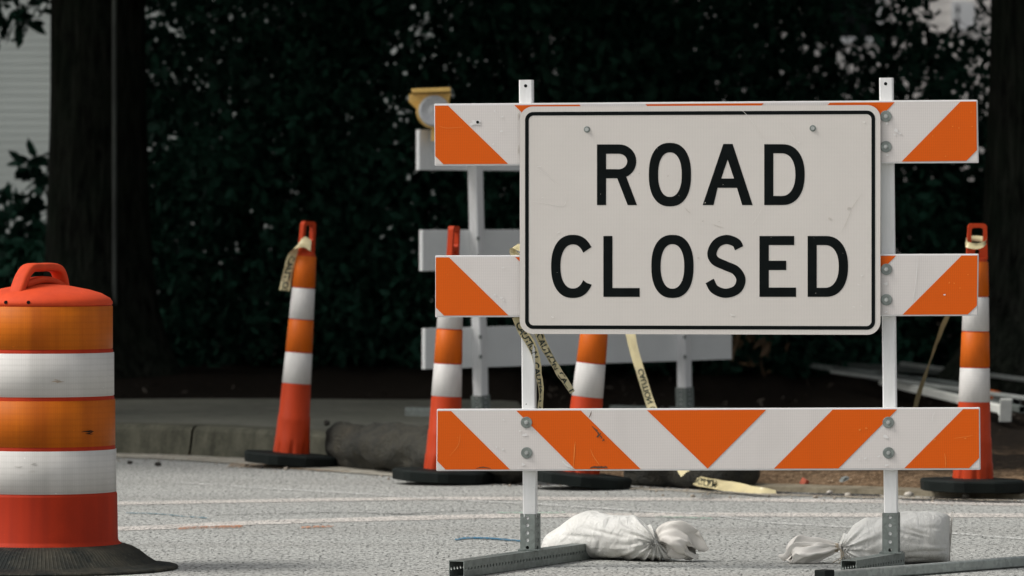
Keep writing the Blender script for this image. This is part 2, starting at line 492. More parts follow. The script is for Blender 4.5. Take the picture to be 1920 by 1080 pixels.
for (px, py, r, m, lab) in [
    (243, 870, 0.014, clod, 'small dark clod on the pale road just right of the striped drum'),
    (296, 874, 0.018, clod, 'larger dark clod on the road below the open joint in the kerb'),
    (463, 876, 0.012, clod, 'dark crumb on the road beside the left end of the leaning cone base'),
    (492, 879, 0.011, clod, 'dark crumb on the road under the leaning cone base'),
    (1118 + 438, 927, 0.015, pale, 'tan stone on the broken road edge left of the right barricade post'),
    (1590, 932, 0.016, pale, 'pale stone at the road edge just left of the right barricade post'),
    (1705, 932, 0.020, pale, 'pale stone at the road edge just right of the right barricade post'),
    (1812, 934, 0.018, pale, 'pale stone at the road edge in front of the right cone base')]:
    g = G(px, py); m2 = MB(); rock(m2, (g.x, g.y, r * 0.5), r, px)
    tag(m2.build('stone', m, smooth=True), lab, 'stone')
for (px, py, z, rx, rz, m, lab) in [
    (1586, 912, 0.018, 0.026, 0.024, m_plain('grey_rock', (0.16, 0.175, 0.165), 0.9, 0.2, 30, bump=0.5), 'grey lump of broken concrete on the brown dirt bank'),
    (612, 797, 0.153, 0.016, 0.014, clod, 'dark clod on the sidewalk right of the leaning cone')]:
    g = G(px, py, z); m2 = MB(); rock(m2, (g.x, g.y, z + rz * 0.8), rx * 1.1, px, rz / rx)
    tag(m2.build('stone', m, smooth=False), lab, 'stone')
# brick fragment in the bank
g = G(1508, 908, 0.025); m2 = MB()
m2.box((g.x, g.y, 0.034), (0.016, 0.05, 0.03), mat=Matrix.Rotation(0.5, 3, 'Y') @ Matrix.Rotation(0.4, 3, 'Z'))
tag(m2.build('brick_fragment', m_plain('red_brick', (0.28, 0.06, 0.03), 0.9, 0.3, 40, bump=0.4), bevel=0.004), 'red brick fragment stuck in the brown dirt bank', 'brick')

# ================================================================== FRONT BARRICADE
TH = R(7.5)
bo = G(1331, 1068)
BY = 19.0
BO = Vector((bo.x * BY / bo.y, BY, 0))
front = thing('barricade', BO, (0, 0, -TH), label='nearest barricade, three orange and white striped boards on white posts, carrying the big sign', cat='barricade')
FM = front.matrix_basis; FI = FM.inverted()
def L(px, py, y=0.0, Mx=None):
    """point of the plane y=const of the barricade's own frame seen at a pixel"""
    Mi = FI if Mx is None else Mx.inverted()
    o = Mi @ CP; d = Mi.to_3x3() @ ray(px, py)
    return o + d * ((y - o.y) / d.y)

def hex_nut(m, c, r, h, mi, axis=Vector((0, -1, 0)), rot=0.3):
    n = 6; u = Vector((1, 0, 0)); w = Vector((0, 0, 1)); c = Vector(c)
    a = [c + (u * math.cos(rot + t) + w * math.sin(rot + t)) * r for t in [math.pi / 3 * i for i in range(n)]]
    b = [p + axis * h for p in a]
    m.rings([a, b], mi, True, False, True)

def striped_board(corn, sheet, polys, marks):
    mbd = MB()
    q = [L(*c) for c in corn]            # BL BR TR TL
    f = [Vector((p.x, 0.0, p.z)) for p in q]; b = [Vector((p.x, 0.028, p.z)) for p in q]
    mbd.hexa(f + b)
    bd = mbd.build('board', M['board_plastic'], front, bevel=0.003, local=True)
    s = MB()
    s.poly([Vector((*L(*c, -0.001).xz, 0)).xzy for c in sheet], 0)
    for pl in polys:
        s.poly([Vector((*L(*c, -0.0022).xz, 0)).xzy + Vector((0, -0.0022, 0)) for c in pl], 1)
    s.v = [(x, (y if y != 0 else -0.001), z) for x, y, z in s.v]
    w = MB(); marks(w)
    s.add(w.v, [], 0); o_ = len(s.v) - len(w.v)
    s.f += [tuple(i + o_ for i in f) for f in w.f]; s.m += [k + 2 for k in w.m]
    sh = s.build('reflective_sheeting', [M['sheet_white'], M['sheet_orange'], M['scratch_w'], M['scratch_o'], M['scuff'], M['grime']], bd, local=True)
    return bd

def ribbon2d(m, pts, w, y, mi, n=5):
    pts = interp([Vector((a, b, 0)) for a, b in pts], n); A, B = [], []
    for i, p in enumerate(pts):
        t = (pts[min(i + 1, len(pts) - 1)] - pts[max(i - 1, 0)]).normalized(); nn = Vector((-t.y, t.x, 0))
        ww = w * (0.25 + 0.75 * math.sin(math.pi * (i + 0.5) / len(pts))) * (0.7 + 0.6 * random.random())
        a = p + nn * ww; b = p - nn * ww
        A.append(L(a.x, a.y, y)); B.append(L(b.x, b.y, y))
    m.rings([A, B], mi, False)
def blotch(m, px, py, rx, ry, y, mi, rot=0.0, n=14):
    pts = []
    sd = random.random() * 50
    for i in range(n):
        a = 2 * math.pi * i / n; k = 1 + 0.9 * mnoise.noise(Vector((math.cos(a) * 1.3 + sd, math.sin(a) * 1.3, sd)))
        x, z = rx * k * math.cos(a), ry * k * math.sin(a)
        pts.append(L(px + x * math.cos(rot) - z * math.sin(rot), py + x * math.sin(rot) + z * math.cos(rot), y))
    m.poly(pts, mi)

def marks3(m):
    y = -0.0032
    ribbon2d(m, [(1078.5, 828), (1077, 845), (1075, 879)], 1.0, y, 1)
    ribbon2d(m, [(1107, 842), (1113, 856), (1124, 872)], 0.8, y, 1)
    ribbon2d(m, [(863, 815), (859, 835), (843, 855)], 0.5, y, 1)
    ribbon2d(m, [(1054, 864), (1062, 872), (1073, 877)], 1.4, y, 0)
    ribbon2d(m, [(1771, 850), (1773, 863), (1773, 877)], 0.8, y, 1)
    ribbon2d(m, [(1753, 772), (1749, 780), (1748, 790)], 0.6, y, 0)
    ribbon2d(m, [(1788, 822), (1810, 819), (1825, 816)], 0.5, y, 1)
    for (a, b, r) in [(984, 815, 5), (975, 808, 3), (981, 871, 5), (972, 878, 2), (943, 843, 3), (931, 838, 2.4), (944, 787, 2.6), (1662, 819, 5), (1663, 872, 4), (1611, 861, 3), (1623, 859, 3), (1648, 856, 3)]:
        blotch(m, a, b, r * random.uniform(0.6, 1.1), r * 0.55, y, 0, random.uniform(-0.6, 0.6))
    for (a, b, r) in [(1612, 806, 2.5), (1624, 803, 2), (1752, 824, 2.4), (1810, 822, 2)]:
        blotch(m, a, b, r, r * 0.7, y, 1)
    for k in range(5):
        ribbon2d(m, [(1110 + 5 * k, 799 + 6 * k), (1116 + 4 * k, 805 + 5 * k), (1121 + 2 * k, 807 + 5 * k)], 1.2, y - 0.0003 * k, 2)
    blotch(m, 1122, 817, 5, 1.6, y - 0.002, 2, -0.9)
    for k in range(4):
        ribbon2d(m, [(1106 + 7 * k, 878 - k % 2), (1114 + 7 * k, 875.5), (1124 + 5 * k, 877.5)], 1.6, y - 0.0003 * k, 2)
    ribbon2d(m, [(893, 878.5), (905, 876), (920, 878.5)], 1.0, y, 2)
    ribbon2d(m, [(1109, 771), (1107, 778), (1104, 783)], 0.8, y, 2)
def marks1(m):
    y = -0.0032
    blotch(m, 893, 230, 8, 5.5, y, 0, 0.1); blotch(m, 886, 232, 6, 2.5, y - 0.0003, 0, -0.3)
    ribbon2d(m, [(822, 236), (838, 240), (870, 238)], 0.5, y, 1)
    ribbon2d(m, [(929, 205), (927, 208), (931, 212)], 0.8, y, 0)
    for (a, b, r) in [(942, 219, 3), (939, 246, 3), (925, 270, 2), (1681, 245, 4.5), (1687, 250, 3.5), (1677, 252, 2.5), (1663, 232, 3), (1664, 291, 3)]:
        blotch(m, a, b, r, r * 0.6, y, 0, random.uniform(-0.6, 0.6))
    for (a, b, r) in [(1798, 240, 1.2), (1786, 237, 1), (1749, 255, 1), (1773, 293, 1), (1823, 237, 1), (1841 - 20, 210, 0.9)]:
        blotch(m, a, b, r, r, y, 1)
    for (a, b, w, h) in [(972, 218, 1.2, 7), (972, 282, 1.2, 9)]:
        blotch(m, a, b, w, h, y, 3)
def marks2(m):
    y = -0.0032
    for (a, b, r) in [(943, 502, 2.5), (928, 552, 2.6), (941, 558, 3), (944, 563, 2), (1661, 532, 4), (1662, 585, 3), (1771, 553, 2)]:
        blotch(m, a, b, r, r * 0.6, y, 0, random.uniform(-0.6, 0.6))
    ribbon2d(m, [(1720, 482), (1718, 520), (1711, 567)], 0.6, y, 0)
    for (a, b, r) in [(1780, 530, 1.4), (1789, 531, 1), (1800, 540, 1), (1815, 515, 1.2)]:
        blotch(m, a, b, r, r, y, 1)
b1 = striped_board([(815, 311, 0), (1834.6, 305.5, 0), (1832.6, 187, 0), (814, 194.5, 0)],
    [(816, 308), (1832.3, 302.8), (1831, 190.2), (815.5, 198.2)],
    [[(815.5, 198.2), (840, 198), (952.5, 307.2), (831.3, 307.8), (816, 292.5)],
     [(964.4, 197.2), (1086, 196.2), (1196, 306.2), (1075, 306.8)],
     [(1210, 195.3), (1432, 193.6), (1322, 305.4)],
     [(1556, 192.6), (1677.5, 191.7), (1568, 304), (1447, 304.6)],
     [(1800.6, 190.6), (1830.6, 190.3), (1831.5, 281.5), (1812, 301.5), (1690.5, 302.9)]], marks1)
b2 = striped_board([(816, 595, 0), (1833, 592.3, 0), (1834.5, 475.8, 0), (816, 479, 0)],
    [(817, 591.8), (1831.6, 589.6), (1832.8, 479), (817, 482.6)],
    [[(817, 482.6), (841.8, 482.5), (953.2, 591.3), (832.6, 591.7), (817, 576.5)],
     [(966, 482), (1087, 481.5), (1197, 591), (1076, 591)],
     [(1212, 481), (1434, 480.2), (1323, 590.6)],
     [(1558, 479.9), (1680, 479.5), (1570, 590), (1449, 590.2)],
     [(1803, 479.1), (1832.6, 479), (1831.8, 573), (1814.3, 589.5), (1692.5, 590)]], marks2)
b3 = striped_board([(818, 883.3, 0), (1838, 881, 0), (1837, 764, 0), (819, 767, 0)],
    [(819.6, 880.5), (1836, 877.8), (1835.4, 766.8), (820.4, 770.6)],
    [[(820.4, 770.6), (845.7, 770.5), (956, 880.2), (835.3, 880.4), (819.6, 864.5)],
     [(968, 770), (1089, 769.6), (1201, 879.5), (1078, 879.8)],
     [(1213, 769.2), (1436.7, 768.2), (1326.7, 878.6)],
     [(1561.4, 767.9), (1682.3, 767.5), (1572, 878.3), (1451, 878.7)],
     [(1806, 767), (1835.4, 766.9), (1836, 858.5), (1817, 877.8), (1695.5, 878)]], marks3)
# bolt hole torn in the top board
m = MB(); c = L(895.5, 229, -0.0042)
m.cyl(c, c + Vector((0, -0.0004, 0)), 0.005, 14)
m.build('bolt_hole', M['rubber'], b1, local=True)

def square_tube(m, a, b, w, th=0.0025, mi=0, up=None):
    """plain square tube from a to b (open ends), outer width w"""
    a = Vector(a); b = Vector(b); d = (b - a).normalized()
    u = Vector((1, 0, 0)) if up is None else Vector(up)
    u = (u - d * u.dot(d)).normalized(); v = d.cross(u)
    def ring(p, h, ch):
        r = []
        for (sx, sy) in ((1, 1), (-1, 1), (-1, -1), (1, -1)):
            if (sx, sy) in ((1, 1), (-1, -1)):
                r += [p + u * sx * h + v * sy * (h - ch), p + u * sx * (h - ch) + v * sy * h]
            else:
                r += [p + u * sx * (h - ch) + v * sy * h, p + u * sx * h + v * sy * (h - ch)]
        return r
    ro0, ro1 = ring(a, w / 2, 0.004), ring(b, w / 2, 0.004)
    ri0, ri1 = ring(a, w / 2 - th, 0.002), ring(b, w / 2 - th, 0.002)
    m.rings([ri0, ro0, ro1, ri1, ri0], mi, True)

def perf_tube(m, a, b, w, pitch=0.0254, rh=0.0056, th=0.0025, mi=0, up=None):
    """perforated square tube: each wall a row of cells, each with its own punched hole"""
    a = Vector(a); b = Vector(b); L0 = (b - a).length; d = (b - a) / L0
    n = max(1, round(L0 / pitch)); p = L0 / n
    u0 = Vector((1, 0, 0)) if up is None else Vector(up)
    u0 = (u0 - d * u0.dot(d)).normalized(); v0 = d.cross(u0)
    for (nn, s) in ((u0, v0), (v0, -u0), (-u0, -v0), (-v0, u0)):
        for i in range(n):
            c = a + d * (i + 0.5) * p
            for side, off in ((1, w / 2), (0, w / 2 - th)):
                oc = [c + nn * off + s * x * (w / 2 - (0 if side else th)) + d * y * p / 2 for x, y in ((1, 0), (1, 1), (0, 1), (-1, 1), (-1, 0), (-1, -1), (0, -1), (1, -1))]
                ic = [c + nn * off + (s * math.cos(t) + d * math.sin(t)) * rh for t in [math.pi / 4 * k for k in range(8)]]
                o = len(m.v); m.v += [tuple(q) for q in oc + ic]
                for k in range(8):
                    k2 = (k + 1) % 8
                    f = (o + k, o + k2, o + 8 + k2, o + 8 + k)
                    m.f.append(f if side else tuple(reversed(f))); m.m.append(mi)
                if side: oo = o
            for k in range(8):
                k2 = (k + 1) % 8
                m.f.append((oo + 8 + k, oo + 8 + k2, o + 8 + k2, o + 8 + k)); m.m.append(mi)
            # ends
    for e, s in ((a, -1), (b, 1)):
        q = [(1, 1), (-1, 1), (-1, -1), (1, -1)]
        outer = [e + u0 * x * w / 2 + v0 * y * w / 2 for x, y in q]; inner = [e + u0 * x * (w / 2 - th) + v0 * y * (w / 2 - th) for x, y in q]
        m.rings([outer, inner], mi, True)

PY = 0.028 + 0.0005 + 0.0225     # post axis behind the boards
posts = [((987, 150), (994.5, 1046)), ((1662, 146), (1671, 1044))]
post_axes = []
for (t, b) in posts:
    a = L(t[0], t[1], PY); c = L(b[0], b[1], PY)
    post_axes.append((a, c))
    sa = R(15) if t[0] < 1300 else R(5); sup_ = (math.cos(sa), -math.sin(sa), 0)
    s1 = L(b[0], b[1] - 83, PY)
    m = MB(); square_tube(m, (s1.x, PY, s1.z - 0.01), a, 0.0455); square_tube(m, (c.x, PY, 0.075), (s1.x, PY, s1.z - 0.012), 0.0462, up=sup_)
    po = m.build('post', M['post'], front, local=True, recalc=True, smooth=False)
    hm = MB(); hc = L(t[0] - 1.5, t[1] + 11, PY - 0.0228)
    hm.cyl((hc.x, PY - 0.0233, hc.z), (hc.x, PY - 0.0229, hc.z), 0.0055, 14)
    hm.build('bolt_hole', M['black_ink'], po, local=True)
    # sleeve
    m = MB(); s0 = Vector((c.x, PY, 0.054)); s1 = L(b[0], b[1] - 83, PY)
    perf_tube(m, s0, s1, 0.0525, rh=0.0062, up=sup_)
    sl = m.build('sleeve', M['galv'], front, local=True)
# feet (turned a little in their brackets)
fa = R(15.5)
def foot(cx, f_len, b_len):
    m = MB(); dv = Vector((-math.sin(fa), -math.cos(fa), 0))
    a = Vector((cx, PY, 0.029)) + dv * f_len; b = Vector((cx, PY, 0.029)) - dv * b_len
    perf_tube(m, a, b, 0.054, up=(1, 0, 0))
    o = m.build('foot', M['galv'], front, local=True)
    m = MB(); sv = Vector((dv.y, -dv.x, 0))
    m.box((cx, PY, 0.0585), (0.075, 0.075, 0.006))
    o2 = m.build('foot_bracket', M['galv'], front, local=True, bevel=0.001)
    return o
foot(post_axes[0][1].x, 0.62, 0.66)
foot(post_axes[1][1].x, 0.42, 0.06)
# bolts with fender washers
bolts = [(987, 792), (987.5, 849), (1661, 218), (1661, 275), (1662, 505), (1662, 562), (1665.5, 792), (1666, 849), (978, 223), (978, 280), (982, 507), (982, 563)]
for (x, y) in bolts:
    if x < 985: continue
    c = L(x, y, -0.0024); m = MB()
    r = 0.0190
    m.lathe([(r, 0), (r, 0.0016), (r * 0.93, 0.0021), (0.006, 0.0016)], 28, 0)
    m.v = [(c.x + a, -0.0024 - cc, c.z + b) for a, b, cc in m.v]
    w = m.build('washer', M['washer'], front, local=True)
    h = MB(); hex_nut(h, (c.x, -0.004, c.z), 0.0072, 0.005, 0, rot=random.random())
    h.cyl((c.x, -0.009, c.z), (c.x, -0.0125, c.z), 0.0042, 12)
    h.build('bolt', M['bolt'], w, local=True)

# ================================================================== SIGN
sign = thing('road_sign', BO, (0, 0, -TH), label='large white rectangular sign reading ROAD CLOSED in black capitals, bolted to the striped barricade', cat='road sign')
SY = -0.0135                        # front face of the sign in the barricade's frame
def rrect(x0, y0, x1, y1, r, n=10):
    pts = []
    for (cx, cy, a0) in ((x1 - r, y0 + r, -90), (x1 - r, y1 - r, 0), (x0 + r, y1 - r, 90), (x0 + r, y0 + r, 180)):
        for i in range(n + 1):
            a = R(a0 + 90 * i / n); pts.append((cx + r * math.cos(a), cy + r * math.sin(a)))
    return pts
ZK = 1690 / 720.0
def Z(x, y, yy=SY):
    """from the enlarged crop I measured the letters on"""
    # the plate sits slightly skewed: corners of the crop map
    px, py = 960 + x / ZK, 180 + y / ZK
    return L(px, py, yy)
def rr_sign(x0, y0, x1, y1, r):
    # top edge rises a little to the right as in the photograph
    out = []
    for (x, y) in rrect(x0, y0, x1, y1, r):
        k = (x - 33) / 1590.0; v = 1 - (y - 40) / 1010.0
        out.append((x, y - 7 * (k - 0.5) * v + 4 * (k - 0.5) * (1 - v)))
    return out
m = MB()
o2 = rr_sign(34, 43, 1621.5, 1049, 58)
fr = [Z(x, y) for x, y in o2]; bk = [p + Vector((0, 0.003, 0)) for p in fr]
m.poly(fr, 0); m.rings([fr, bk], 1, True); m.poly(bk, 1)
plate_mb = m
m = MB()
y1 = SY - 0.0008
ou = rr_sign(57.5, 67, 1598, 1027, 36); inn = rr_sign(73.5, 83, 1582, 1011, 22)
A = [Z(x, y, y1) for x, y in ou]; B = [Z(x, y, y1) for x, y in inn]
m.rings([A, B], 0, True)
m.build('border', M['black_ink'], sign, local=True)

def sup(cx, cy, rx, ry, n=2.35, k=48, a0=0, a1=360):
    out = []
    for i in range(k + (0 if a1 - a0 == 360 else 1)):
        a = R(a0 + (a1 - a0) * i / k); c, s = math.cos(a), math.sin(a)
        out.append((cx + rx * math.copysign(abs(c) ** (2 / n), c), cy + ry * math.copysign(abs(s) ** (2 / n), s)))
    return out
def arc(cx, cy, rx, ry, a0, a1, k=16, n=2.0):
    out = []
    for i in range(k + 1):
        a = R(a0 + (a1 - a0) * i / k); c, s = math.cos(a), math.sin(a)
        out.append((cx + rx * math.copysign(abs(c) ** (2 / n), c), cy + ry * math.copysign(abs(s) ** (2 / n), s)))
    return out
def letter_obj(ch, loops):
    mm = MB()
    mm.poly([[Z(x, y, y1) for x, y in l] for l in loops], 0)
    return mm.build('letter', M['black_ink'], sign, local=True)
def stroke(pts, w, n=10):
    c = interp([Vector((a, b, 0)) for a, b in pts], n); A, B = [], []
    for i, p in enumerate(c):
        t = (c[min(i + 1, len(c) - 1)] - c[max(i - 1, 0)]).normalized(); nn = Vector((-t.y, t.x, 0))
        A.append((p.x + nn.x * w, p.y + nn.y * w)); B.append((p.x - nn.x * w, p.y - nn.y * w))
    return A, B
def strip_obj(A, B):
    mm = MB(); mm.rings([[Z(x, y, y1) for x, y in A], [Z(x, y, y1) for x, y in B]], 0, False)
    return mm.build('letter', M['black_ink'], sign, local=True)
# R
outer = [(374, 480), (374, 213), (472, 213)] + arc(472, 287.5, 75, 74.5, -90, 66, 18) + [(550, 480), (509, 480), (463, 362), (414, 362), (414, 480)]
inner = [(414, 254), (470, 254)] + arc(470, 288, 37, 34, -90, 90, 14) + [(414, 322)]
letter_obj('R', [outer, inner])
letter_obj('O', [sup(695, 346, 93, 140), sup(695, 346, 52, 98, 2.25)])
letter_obj('A', [[(839, 480), (930, 211), (971, 211), (1059, 480), (1013, 480), (990, 404), (905, 404), (887, 480)], [(921, 363), (949, 280), (977, 363)]])
def Dl(x, y):
    o = [(x, y + 268), (x, y), (x + 80, y)] + arc(x + 80, y + 134, 98, 134, -90, 90, 26, 2.25) + []
    i = [(x + 40, y + 40), (x + 76, y + 40)] + arc(x + 76, y + 134, 61, 94, -90, 90, 22, 2.25) + [(x + 40, y + 228)]
    letter_obj('D', [o, i])
Dl(1110, 212)
# C
oc = sup(268, 750, 96, 139, 2.3, 300); ic = sup(268, 750, 55, 97, 2.2, 300)
def cut(pts, up, lo):      # keep the part of the loop outside the mouth
    keep = [p for p in pts if not (p[0] > 268 and up(p) and lo(p))]
    return keep
def Carc(rx, ry, n, a):
    return [(268 + rx * math.copysign(abs(math.cos(R(t))) ** (2 / n), math.cos(R(t))), 750 + ry * math.copysign(abs(math.sin(R(t))) ** (2 / n), math.sin(R(t)))) for t in a]
angs = [32 + (360 - 64) * i / 70 for i in range(71)]
oc = Carc(96, 139, 2.3, angs); ic = Carc(55, 97, 2.2, angs)
oc[0] = (351, 830); ic[0] = (313, 817); oc[-1] = (351, 664); ic[-1] = (313, 683)
strip_obj(oc, ic)
letter_obj('L', [[(402, 884), (402, 616), (442, 616), (442, 845), (562, 845), (562, 884)]])
letter_obj('O', [sup(706, 750, 93, 139), sup(706, 750, 52, 98, 2.25)])
SA, SB = stroke([(999.5, 670), (986, 646), (944, 631.5), (902, 648), (880, 690), (893, 724), (940, 747), (985, 768), (1007.5, 808), (990, 851), (940, 868), (892, 851), (869.5, 814)], 20.3, 12)
strip_obj(SA, SB)
letter_obj('E', [[(1089, 884), (1089, 616), (1242, 616), (1242, 656), (1130, 656), (1130, 725), (1207, 725), (1207, 766), (1130, 766), (1130, 843), (1250, 843), (1250, 884)]])
Dl(1301, 616)
for (x, y) in ((330, 147), (1324, 142)):
    c = Z(x, y, SY); mm = MB()
    mm.lathe([(0.0108, 0), (0.0108, 0.0015), (0.0095, 0.002), (0.004, 0.002)], 24)
    mm.v = [(c.x + a, SY - cc, c.z + b) for a, b, cc in mm.v]
    w = mm.build('washer', M['washer'], sign, local=True, smooth=False)
    mm = MB(); hex_nut(mm, (c.x, SY - 0.002, c.z), 0.0065, 0.0045, 0, rot=0.7)
    mm.build('bolt', M['bolt'], w, local=True)
# wear on the sign face
mm = MB()
yy = SY - 0.0014
def zrib(pts, w, mi): ribbon2d(mm, [(960 + a / ZK, 180 + b / ZK) for a, b in pts], w / ZK, yy, mi)
zrib([(105, 318), (160, 350), (205, 395)], 1.0, 0)
zrib([(234, 430), (238, 455), (222, 484), (150, 472), (80, 462)], 1.2, 0)
zrib([(990, 45), (1040, 90), (1080, 150), (1115, 205)], 0.9, 0)
zrib([(1190, 110), (1225, 160), (1255, 210)], 0.9, 0)
zrib([(1105, 485), (1080, 530), (1055, 565)], 0.8, 0)
zrib([(1540, 430), (1500, 490), (1470, 560), (1450, 600)], 0.9, 3)
zrib([(885, 565), (905, 573), (930, 580)], 1.4, 3)
zrib([(760, 490), (772, 505), (785, 515)], 1.6, 3)
for (a, b, r) in [(120, 310, 7), (205, 600, 6), (178, 974, 7), (1262, 205, 7), (1550, 250, 5), (1505, 928, 6), (1538, 925, 5), (1550, 115, 7), (970, 965, 10), (1540, 790, 6), (1525, 830, 5), (135, 447, 4)]:
    blotch(mm, 960 + a / ZK, 180 + b / ZK, r / ZK, r * 0.5 / ZK, yy, 0, random.uniform(-0.7, 0.7))
for (a, b, r) in [(686, 352, 4), (912, 552, 4), (1398, 540, 7), (1483, 493, 8), (840, 550, 4), (820, 712, 4), (850, 470, 3), (560, 340, 3)]:
    blotch(mm, 960 + a / ZK, 180 + b / ZK, r / ZK, r * 0.6 / ZK, yy, 3, random.uniform(-0.7, 0.7))
for i in range(60):
    x = random.uniform(90, 1570); y = random.uniform(95, 1000)
    blotch(mm, 960 + x / ZK, 180 + y / ZK, random.uniform(0.3, 0.7), random.uniform(0.3, 0.6), yy, random.choice((0, 3, 3)), 0, 7)
plate_mb.add(mm.v, [], 0); o_ = len(plate_mb.v) - len(mm.v)
plate_mb.f += [tuple(i + o_ for i in f) for f in mm.f]; plate_mb.m += [k + 2 for k in mm.m]
plate = plate_mb.build('sign_plate', [M['sign_white'], M['galv_light'], M['scratch_s'], M['scratch_o'], M['scuff'], M['grime']], sign, local=True)
# spacer bolts between sign and board, so the plate is carried
for (x, y) in ((330, 147), (1324, 142), (330, 900), (1324, 900)):
    mm = MB(); c = Z(x, y, 0); mm.cyl((c.x, SY + 0.003, c.z), (c.x, -0.002, c.z), 0.004, 10)
    mm.build('spacer', M['galv'], sign, local=True)

# ================================================================== TRAFFIC DRUM
dg = G(80, 1066)
DR = dg.y; ds = F / DR
drum = thing('traffic_drum', (dg.x, dg.y, 0), label='orange and white striped traffic drum with a loop handle and ridged rubber base', cat='traffic drum')
def zy(py, d=None):
    """height of a row at the drum's distance"""
    return P(80, py, d or DR).z
def m_drum(name, c, c2, glossy=0.35, pat=True, dirt=0.35):
    n = NT(name); x, y, z = n.sep()
    ang = n.math('ARCTAN2', y, x)
    st = n.noise(14, 4, 0.6, n.mapped((1, 1, 0.06)))
    g = n.noise(5, 6, 0.7)
    col = n.mix(n.ramp(st, 0.35, 0.7), c, c2)
    col = n.mix(n.ramp(g, 0.5, 0.75, 0, dirt), col, sc(c2, 0.6))
    if pat:
        k = 2 * math.pi
        a = n.math('SINE', n.math('MULTIPLY', ang, 120)); b = n.math('SINE', n.math('MULTIPLY', z, k / 0.0085))
        ce = n.math('ABSOLUTE', n.math('MULTIPLY', a, b))
        col = n.mix(n.ramp(ce, 0, 0.5, 0.22, 0), col, sc(c2, 0.45))
        ln = n.math('SINE', n.math('MULTIPLY', z, k / 0.02))
        col = n.mix(n.math('MULTIPLY', n.ramp(ln, 0.3, 1), 0.12), col, sc(c2, 0.5))
    fl = n.ramp(n.noise(60, 3, 0.6, n.mapped((1, 1, 2))), 0.70, 0.74, 0, 0.5)
    col = n.mix(fl, col, sc(c, 1.5))
    n.color(col); n.set(glossy + 0.25, 0, 0.16); n.bump(n.noise(25, 4), 0.08, 0.004)
    return n.m
M['drum_red'] = m_drum('red_orange_drum_plastic', (0.42, 0.030, 0.006), (0.30, 0.022, 0.006), 0.42, False)
M['lid_red'] = m_drum('red_orange_lid_plastic', (0.64, 0.068, 0.018), (0.54, 0.055, 0.016), 0.42, False)
M['drum_amber'] = m_drum('amber_reflective_band', (0.56, 0.135, 0.004), (0.40, 0.085, 0.003), 0.3)
M['drum_white'] = m_drum('white_reflective_band', (0.62, 0.60, 0.57), (0.52, 0.505, 0.475), 0.32, dirt=0.2)
zz = {k: zy(k) for k in (570, 657, 745, 838, 925, 1022)}
rads = {}
def rp(pxs): return pxs / ds
m = MB()
bands = [(925, 1022, 140.5), (838, 925, 137), (745, 838, 135), (657, 745, 133), (570, 657, 130.5)]
prof = []
for (t, b, r) in bands:
    zt, zb = zz[t], zz[b]
    rr = rp(r)
    if b == 1022:
        prof += [(rp(148), zb - 0.002), (rp(148.5), zb + 0.006), (rp(143), zb + 0.014), (rr + 0.001, zb + 0.022)]
    else:
        prof += [(rr + 0.001, zb + 0.005)]
    prof += [(rr - 0.001, zt - 0.004), (rr - 0.001, zt)]
prof += [(rp(129.5), zz[570] + 0.001)]
m.lathe(prof, 96)
m.build('body', M['drum_red'], drum, smooth=True, local=True)
for (t, b, r) in bands[1:]:
    m = MB(); rr = rp(r) + 0.0022
    m.lathe([(rr - 0.003, zz[b] + 0.0065), (rr, zz[b] + 0.0075), (rr, zz[t] - 0.0065), (rr - 0.003, zz[t] - 0.0055)], 96)
    m.build('reflective_band', M['drum_white'] if t in (838, 657) else M['drum_amber'], drum, local=True, smooth=True)
# lid: shallow ridged cone
m = MB(); z0 = zz[570]
lp = [(rp(129), z0 - 0.004), (rp(131.5), z0), (rp(131.5), z0 + 0.008), (rp(127), z0 + 0.020), (rp(110), z0 + 0.036), (rp(88), z0 + 0.048), (rp(45), z0 + 0.063), (rp(20), z0 + 0.067), (0.001, z0 + 0.068)]
def lidf(r, z, a):
    k = abs(math.sin(a * 4 + 0.4)); return r * (1 + (0.012 * k if 0.05 < r < 0.21 else 0))
m.lathe(lp, 96, fn=lidf, cap1=True)
lid = m.build('lid', M['lid_red'], drum, smooth=True, local=True)
# ribs on the lid
m = MB()
for a in (-60, -42, -24, -6, 12, 205, 222):
    a = R(a); d1 = Vector((math.cos(a), math.sin(a), 0)); s = Vector((-d1.y, d1.x, 0))
    pts = [(0.07, 0.054), (0.14, 0.046), (0.19, 0.036), (0.222, 0.020)]
    rs = []
    for (r, h) in pts:
        c = d1 * r + Vector((0, 0, z0 + h))
        rs.append([c - s * 0.010 - Vector((0, 0, 0.012)), c - s * 0.005, c + s * 0.005, c + s * 0.010 - Vector((0, 0, 0.012))])
    m = MB(); m.rings(rs, 0, False)
    m.build('lid_rib', M['lid_red'], lid, smooth=True, local=True)
# handle: thick arch with an opening, front leg running down to the rim
yaw = R(62)
hx = Vector((math.cos(yaw), math.sin(yaw), 0)); hy = Vector((-hx.y, hx.x, 0))
def hp(path, w, t, name, par):
    """sweep a rounded rectangle (w across, t radial) along a path in the handle's plane"""
    c = interp([Vector((a, 0, b)) for a, b in path], 8); mm = MB(); rs = []
    for i, p in enumerate(c):
        tg = (c[min(i + 1, len(c) - 1)] - c[max(i - 1, 0)]).normalized(); nn = Vector((-tg.z, 0, tg.x))
        ww = w[0] + (w[1] - w[0]) * i / (len(c) - 1) if isinstance(w, tuple) else w
        ring = []
        for k in range(16):
            a = 2 * math.pi * k / 16; ca, sa = math.cos(a), math.sin(a)
            ex = math.copysign(abs(ca) ** 0.55, ca) * ww / 2; ey = math.copysign(abs(sa) ** 0.55, sa) * t / 2
            q = p + nn * ey
            ring.append(hx * q.x + hy * ex + Vector((0, 0, q.z)))
        rs.append(ring)
    mm.rings(rs, 0, True, True, True)
    return mm.build(name, M['lid_red'], par, smooth=True, local=True)
zt = zy(494)
